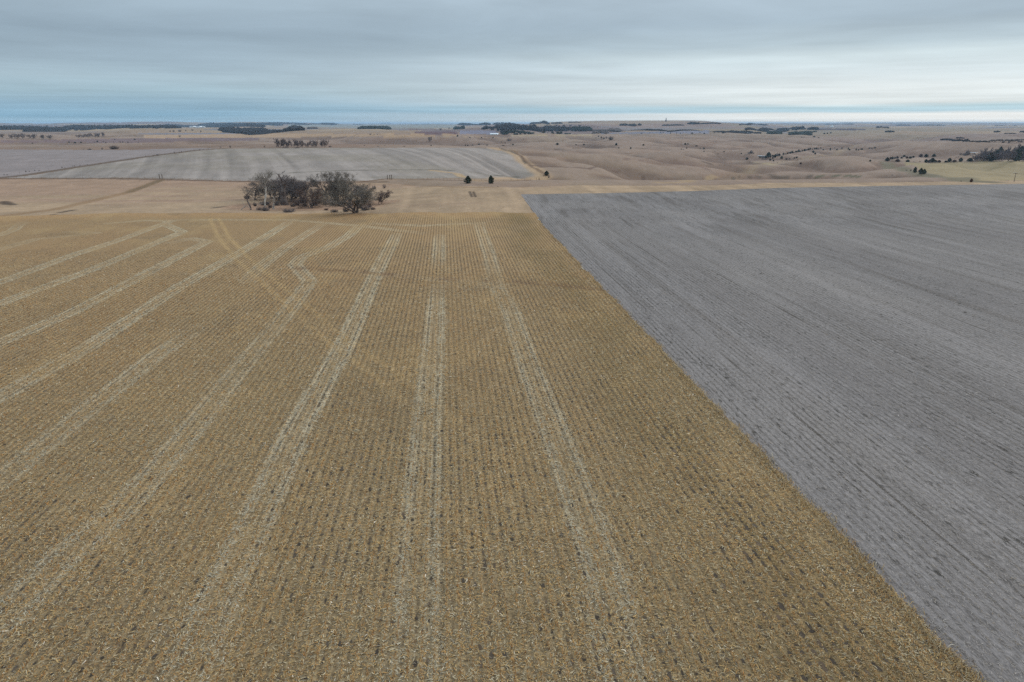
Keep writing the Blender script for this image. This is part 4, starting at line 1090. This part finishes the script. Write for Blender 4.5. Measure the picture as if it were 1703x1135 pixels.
# ------------------------------------------------------------------ far woods and shelter belts that read as masses
WOOD = simple_mat('far_wood', tuple(A((52,50,49))), 0.95, 0.35, 0.15, 0.02)
WOOD_P = simple_mat('far_bare_wood', tuple(A((96,90,86))), 0.95, 0.35, 0.15, 0.02)
PINE = simple_mat('far_evergreen', tuple(A((50,56,48))), 0.95, 0.35, 0.15, 0.02)
_t = (1+5**.5)/2
ICO_V = np.array([(-1,_t,0),(1,_t,0),(-1,-_t,0),(1,-_t,0),(0,-1,_t),(0,1,_t),(0,-1,-_t),(0,1,-_t),(_t,0,-1),(_t,0,1),(-_t,0,-1),(-_t,0,1)])/math.hypot(1, _t)
ICO_F = np.array([(0,11,5),(0,5,1),(0,1,7),(0,7,10),(0,10,11),(1,5,9),(5,11,4),(11,10,2),(10,7,6),(7,1,8),(3,9,4),(3,4,2),(3,2,6),(3,6,8),(3,8,9),(4,9,5),(2,4,11),(6,2,10),(8,6,7),(9,8,1)])
def wood(name, segs, mat, label, cat='wood', crown=9.0, dens=1.0):
    """segs: (x0, x1, y_front, y_back, height px) in photo pixels; trees stand on the ground between front and back"""
    V, Fc = [], []; nb = 0
    for x0, x1, yf, yb, hp in segs:
        p0, p1, q0, q1 = hit(x0, yf), hit(x1, yf), hit(x0, yb), hit(x1, yb)
        s = pxsize(p0); hgt = hp*s
        Lw = math.hypot(p1[0]-p0[0], p1[1]-p0[1])
        dep = min(math.hypot(q0[0]-p0[0], q0[1]-p0[1]), 700.0); un = max(min(hgt*0.8, crown*1.3), 3.0)
        n1 = max(3, int(Lw/un*1.6*dens)); n2 = max(2, min(7, int(dep/un/2.5)))
        for i in range(n1):
            for j in range(n2):
                u = (i+random.random())/n1; v = (j+random.random())/n2*min(1.0, dep/(math.hypot(q0[0]-p0[0], q0[1]-p0[1])+1e-6))
                a = (p0[0]*(1-u)+p1[0]*u, p0[1]*(1-u)+p1[1]*u); b = (q0[0]*(1-u)+q1[0]*u, q0[1]*(1-u)+q1[1]*u)
                x, y = a[0]*(1-v)+b[0]*v, a[1]*(1-v)+b[1]*v
                endf = min(1.0, 0.55+4*min(u, 1-u))
                hh = hgt*random.uniform(0.6, 1.1)*endf
                if random.random() < 0.04: continue
                r = un*random.uniform(0.5, 0.85)
                jit = 1+0.35*(rng.random((12, 1))-0.5)
                v_ = ICO_V*jit*np.array([r, r, hh*0.55])+np.array([x, y, float(Z(x, y))+hh*0.45])
                V.append(v_); Fc.append(ICO_F+nb); nb += 12
    o = mesh_np(name, np.concatenate(V), np.concatenate(Fc), mat)
    tag(o, label, cat, kind='stuff')
wood('wood', [(-60,115,218,213,7),(40,110,219.5,217,6),(-60,230,213,208.5,5.5),(110,240,214.5,211,5)], WOOD, 'broad dark blue wood filling the far left below the horizon')
wood('wood', [(225,300,214,210,5.5),(270,345,212,209,3.5),(340,440,212,208,5),(330,470,209,207.5,3)], WOOD, 'long dark wood left of centre with pale roofs among it')
wood('wood', [(366,500,218.5,212,6.5),(398,470,221,219.5,4),(480,504,217.5,215,7)], WOOD, 'near dark wood ending in a blunt tip left of centre')
wood('wood', [(515,560,207.5,206.5,2),(630,650,205.5,205,2),(350,520,208,206.8,2),(560,760,206.6,206.2,1.2)], WOOD, 'thin dark line of distant trees on the skyline left of centre')
wood('tree_belt', [(596,649,215.6,214,5.5)], PINE, 'short square block of dark evergreens standing alone in the fields', 'tree belt', 6)
wood('wood', [(512,528,215,214,4)], WOOD_P, 'little grey clump of trees right of the blunt wooded tip')
wood('tree_belt', [(762,815,208.3,207,3.5),(820,858,208.3,207,3.5)], WOOD, 'pair of dark tree belts on the skyline right of centre', 'tree belt')
wood('tree_belt', [(755,772,215.5,214,4.5)], PINE, 'small dark evergreen clump beside the brown ploughed field', 'tree belt', 6)
wood('wood', [(822,900,220,213,9),(833,880,223,221,5),(803,830,216.5,214,5),(900,952,219,214,6)], WOOD, 'large mixed wood around the farmstead right of centre')
wood('tree_belt', [(836,950,224.2,222.8,4.5)], PINE, 'long low dark evergreen belt in front of the farmstead wood', 'tree belt', 6)
wood('tree_belt', [(951,984,219,216,7)], PINE, 'taller dark evergreen clump at the right end of the farmstead wood', 'tree belt', 6)
wood('wood', [(985,1012,223,221,3.6),(984,1015,219.2,218,2.5),(1012,1032,219,217,4)], WOOD_P, 'grey trees trailing right from the farmstead wood')
wood('tree_belt', [(882,912,207.3,206.3,3.2),(917,935,206.3,205.5,2),(945,967,204.8,204.3,1.2)], WOOD, 'dark tree belts on the skyline above the farmstead wood', 'tree belt')
wood('tree_belt', [(1031,1058,209.5,208.5,3.4),(1101,1138,209.5,208.8,2),(1062,1066,209,208.5,4)], WOOD, 'narrow tree belts on the long rise below the tower', 'tree belt')
wood('tree_belt', [(1144,1165,206.8,206,3.2),(1165,1199,206.6,206,2),(1230,1278,208.6,208,2)], WOOD, 'dark tree belts on the skyline right of the tower', 'tree belt')
wood('wood', [(1012,1110,219,218,1.6),(1110,1205,220,218.5,2),(1205,1252,221.5,220,2.6),(1254,1266,222.5,221.5,2)], WOOD, 'broken dark line of brush across the middle distance')
wood('wood', [(1240,1312,217.5,215,4),(1314,1338,216.6,214.5,5),(1343,1361,216.6,215,4)], WOOD, 'long dark wood right of centre below the horizon')
wood('wood', [(1276,1300,223.6,219.5,3),(1312,1350,225.5,218,4),(1350,1358,221,219.5,2)], PINE, 'dark cedar thicket spilling down the slope before the long wood')
wood('tree_belt', [(1491,1515,209.2,208.7,1.2),(1524,1572,209.2,208.7,1.3),(1372,1420,207.2,206.8,1.2),(1655,1690,209.4,209,1)], WOOD, 'very thin dark tree belts on the right skyline', 'tree belt')
wood('wood', [(1457,1480,213.6,212.8,2.4),(1472,1487,220.4,219.4,2.6)], WOOD, 'two small dark clumps on the far prairie right of centre')
wood('wood', [(1564,1584,234,232.5,2.4),(1584,1612,236,233.5,3.4),(1612,1646,237,235.2,2.2),(1590,1604,231,230,2.2)], WOOD, 'dark brush line filling the draw at right')
wood('wood', [(1646,1760,236.5,233.5,3.4)], WOOD_P, 'low grey wood line running off the right edge in the distance')
wood('wood', [(1653,1663,220.6,219.6,2.4),(1697,1712,221.6,219,4),(1670,1690,223,222.4,1.2)], WOOD, 'dark clumps on the far prairie near the right edge')
# countable far trees
row(('farbare', 'farbare2'), 'bare_tree', [(908,212,4,5),(916,211.5,3.4,4),(925,211,4,6),(938,211.5,4,5),(949,211.5,4,5),(956,212,3.4,4),(964,212,4.6,6),(733,218,5,3.5),(747,215,3,5)],
    'tiny grey tree in the fields near the farmstead wood', 'bare tree', 'bare trees near the farmstead wood')
row(('cedar', 'cedar2'), 'cedar_tree', [(1371,223.2,2,3),(1376,222.8,2,2.6),(1381.5,222.2,2,2.6),(1354,228.6,2,4),(1361.5,229.6,1,3.5),(1333,228.8,.9,3),(1337,228.8,.9,2)], 'tiny cedar standing right of the dark cedar thicket', 'cedar tree', 'cedars right of the thicket')
row(('cedar', 'cedar2'), 'cedar_tree', [(1151,223,3,3.4),(1171,223.4,2.2,2.8),(1115,222.4,2,2),(1103,221.6,1.6,2),(1098.5,221.4,2,1.8),(1125,222.4,1.6,1.6),(1131.5,222.6,1.6,1.6),(1081,221.6,1.3,1.6),(1164,221.6,2,1.4),(1188,221.6,1.6,1.6),(1202,222,2,4),(1067,222.4,1,3)],
    'tiny dark tree in front of the broken brush line', 'cedar tree', 'trees before the broken brush line')

# ------------------------------------------------------------------ small buildings, fence, pole
WHITE = simple_mat('white_paint', (0.75, 0.75, 0.74), 0.6, 0.08, 1.0, 0.3)
ROOFG = simple_mat('grey_roof', (0.30, 0.31, 0.33), 0.5, 0.1, 1.0, 0.3)
ROOFW = simple_mat('pale_metal_roof', (0.72, 0.74, 0.76), 0.4, 0.08, 1.0, 0.4)
DARKW = simple_mat('weathered_wood', tuple(A((96,86,76))), 0.9, 0.25, 4.0)
CONC = simple_mat('concrete', tuple(A((130,124,120))), 0.9, 0.15, 0.3)
WIN = simple_mat('window_glass', (0.03, 0.035, 0.04), 0.2, 0.1, 1.0, 0.5)
BOXF = np.array([(0,1,2,3),(4,7,6,5),(0,4,5,1),(1,5,6,2),(2,6,7,3),(3,7,4,0)])
def box(name, c, s, mat, parent):
    x, y, z = c; a, b, h = s[0]/2, s[1]/2, s[2]
    V = [(x-a,y-b,z),(x-a,y+b,z),(x+a,y+b,z),(x+a,y-b,z),(x-a,y-b,z+h),(x-a,y+b,z+h),(x+a,y+b,z+h),(x+a,y-b,z+h)]
    return mesh_np(name, V, BOXF, mat, parent)
def gable(name, c, s, rise, mat, parent):
    x, y, z = c; a, b = s[0]/2+0.5, s[1]/2+0.5
    V = [(x-a,y-b,z),(x+a,y-b,z),(x+a,y+b,z),(x-a,y+b,z),(x-a,y,z+rise),(x+a,y,z+rise)]
    me = bpy.data.meshes.new(name); me.from_pydata(V, [], [(0,1,5,4),(2,3,4,5),(0,4,3),(1,2,5),(0,3,2,1)]); me.materials.append(mat)
    o = bpy.data.objects.new(name, me); COL.objects.link(o); o.parent = parent; return o
def building(kind, px_, py_, w, d, h, rise, wall, roof, label, cat, group=None, rot=0.1):
    g = hit(px_, py_)
    e = bpy.data.objects.new(kind, None); COL.objects.link(e)
    e.location = (g[0], g[1], float(Z(*g))-0.3); e.rotation_euler = (0, 0, rot)
    box('wall', (0, 0, 0), (w, d, h+0.3), wall, e); gable('roof', (0, 0, h+0.3), (w, d), rise, roof, e)
    box('door', (w*0.2, -d/2-0.03, 0.3), (min(4, w*.2), 0.1, min(3.5, h*.7)), ROOFG, e)
    for k in (-0.3, -0.08): box('window', (w*k, -d/2-0.03, h*0.45), (w*0.08, 0.1, h*0.28), WIN, e)
    tag(e, label, cat, group)
building('farm_shed', 822, 224.6, 22, 10, 2.6, 1.6, WHITE, ROOFW, 'long low white shed at the left foot of the farmstead wood', 'shed')
building('farm_building', 141, 215.6, 20, 10, 4, 2, WHITE, ROOFW, 'bright white farm building before the far left wood', 'building')
building('farm_building', 137, 214.8, 10, 8, 4.5, 2, WHITE, ROOFW, 'smaller white farm building just left of the bright one', 'building')
building('farm_house', 1383.5, 212.4, 12, 9, 9, 4, WHITE, ROOFG, 'tiny white house on the far prairie right of the long dark wood', 'house')
for i, (a, b) in enumerate([(318,212.8),(324,212.6),(329,213),(334,212.6),(339,212.8)]):
    building('house', a, b, 15, 10, 5, 3, WHITE, (ROOFG, ROOFW)[i % 2], 'small pale house in the far village, '+('leftmost','second from left','middle one','fourth from left','rightmost')[i], 'house', 'houses of the far village', rot=0.3*i)
def tower():
    g = hit(1107.5, 202.6); s = pxsize(g); e = bpy.data.objects.new('grain_elevator', None); COL.objects.link(e)
    e.location = (g[0], g[1], float(Z(*g))-1)
    h = 6.5*s; w = 2.2*s
    box('bin_block', (0, 0, 0), (w, w*0.9, h*0.45), CONC, e); box('shaft', (0, 0, h*0.45), (w*0.5, w*0.5, h*0.35), CONC, e)
    box('headhouse', (0, 0, h*0.80), (w*0.32, w*0.4, h*0.14), CONC, e); gable('roof', (0, 0, h*0.94), (w*0.32, w*0.4), h*0.05, ROOFG, e)
    tag(e, 'grey grain elevator tower standing on the skyline', 'grain elevator')
tower()
def pole(px_, py_, hpx, label):
    g = hit(px_, py_); s = pxsize(g); h = hpx*s
    e = bpy.data.objects.new('utility_pole', None); COL.objects.link(e); e.location = (g[0], g[1], float(Z(*g))-0.2)
    V, f = tubes([(0, 0, 0, 0, 0, h, 0.14, 0.10)], 8); mesh_np('pole', V, f, DARKW, e)
    a = box('crossarm', (0, 0.17, h*0.93), (2.4, 0.12, 0.14), DARKW, e)
    for k in (-1.05, -0.35, 0.35, 1.05):
        V, f = tubes([(k, 0.17, h*0.93+0.14, k, 0.17, h*0.93+0.4, 0.06, 0.05)], 6); mesh_np('insulator', V, f, WHITE, e)
    tag(e, label, 'utility pole')
pole(1686.5, 302.5, 15, 'wooden utility pole in the yellow pasture near the right edge')
def fence(pts, step, label, hgt=1.15, width=0.09):
    w = hits(pts, 8); P_ = []; acc = 0
    for (a, b) in zip(w[:-1], w[1:]):
        L = math.hypot(b[0]-a[0], b[1]-a[1]); t = -acc
        while t+step < L:
            t += step; P_.append((a[0]+(b[0]-a[0])*t/L, a[1]+(b[1]-a[1])*t/L))
        acc = L-t if L-t < step else 0
    P_ = P_[:98]
    e = bpy.data.objects.new('wire_fence', None); COL.objects.link(e); e.location = (*P_[0], float(Z(*P_[0])))
    o0 = Vector(e.location)
    W = []
    for i, p in enumerate(P_):
        z = float(Z(*p)); hh = hgt*random.uniform(0.7, 1.2)
        V, f = tubes([(p[0]-o0.x, p[1]-o0.y, z-o0.z-0.2, p[0]-o0.x+random.uniform(-.08, .08), p[1]-o0.y, z-o0.z+hh, width/2, width/2*0.9)], 5)
        mesh_np('post', V, f, DARKW, e)
        if i:
            q = P_[i-1]; zq = float(Z(*q))
            for k in (0.5, 0.9, 1.25): W.append((q[0]-o0.x, q[1]-o0.y, zq-o0.z+k, p[0]-o0.x, p[1]-o0.y, z-o0.z+k, 0.008, 0.008))
    V, f = tubes(W, 3); mesh_np('wire', V, f, ROOFG, e)
    tag(e, label, 'fence')
fence([(0,297.3),(180,296.8),(300,299),(430,302),(560,302.8),(600,303)], 4.2, 'wire fence on weathered posts along the left front of the far grey field')
fence([(628,299.6),(645,298),(700,299),(780,301.5),(850,301.5),(905,299.5)], 3.6, 'wire fence on weathered posts along the right front of the far grey field')
for i, (a, b, lb) in enumerate([(265.5,297.5,'left one of the two gate posts'),(270,297.5,'right one of the two gate posts')]):
    g = hit(a, b); V, f = tubes([(0, 0, -.3, 0, 0, 2.3, .2, .18), (0, 0, 2.3, 0, 0, 2.45, .18, .06)], 8)
    o = mesh_np('gate_post', V, f, DARKW); o.location = (g[0], g[1], float(Z(*g))); tag(o, lb+' where the grassy waterway meets the fence', 'gate post')
for i, a in enumerate((644.5, 648.5, 651.5)):
    g = hit(a, 299); V, f = tubes([(0, 0, -.3, 0, 0, 2.4, .2, .18), (0, 0, 2.4, 0, 0, 2.5, .18, .06)], 8)
    o = mesh_np('corner_post', V, f, DARKW); o.location = (g[0], g[1], float(Z(*g))); tag(o, ('left','middle','right')[i]+' one of three stout fence posts right of the grove', 'post', 'brace posts right of the grove')

# ------------------------------------------------------------------ frozen ponds
def ponds():
    m, t, b = new_mat('pond_ice', 0.25, 0.5); b.inputs['Base Color'].default_value = (0.55, 0.60, 0.66, 1)
    for i, (x, y, z, a, bb) in enumerate(PONDS):
        n = 40; an = np.arange(n)*2*np.pi/n; rr = 0.95+0.18*(fbm(np.cos(an)*1.5+i*5, np.sin(an)*1.5, 501, 2)-0.5)*2
        me = bpy.data.meshes.new('pond'); me.from_pydata([(x+math.cos(q)*a*r_, y+math.sin(q)*bb*r_, z) for q, r_ in zip(an, rr)], [], [list(range(n))])
        me.materials.append(m); o = bpy.data.objects.new('pond', me); COL.objects.link(o); tag(o, kind='structure')
ponds()

# ------------------------------------------------------------------ air
def haze():
    zb, zt = -60.0, 54.0; a = 34000.0
    o = box('haze', (0, 0, zb), (2*a, 2*a, zt-zb), None, None)
    m = bpy.data.materials.new('haze'); m.use_nodes = True; t = m.node_tree
    for n in list(t.nodes): t.nodes.remove(n)
    v = t.nodes.new('ShaderNodeVolumePrincipled'); v.inputs['Color'].default_value = (0.50, 0.70, 0.92, 1); v.inputs['Density'].default_value = HAZE_D
    v.inputs['Anisotropy'].default_value = 0.0
    out = t.nodes.new('ShaderNodeOutputMaterial'); t.links.new(v.outputs[0], out.inputs['Volume'])
    o.data.materials.append(m); tag(o, kind='stuff', label='pale blue air fading the far land', cat='haze')
HAZE_D = 5.5e-5
haze()
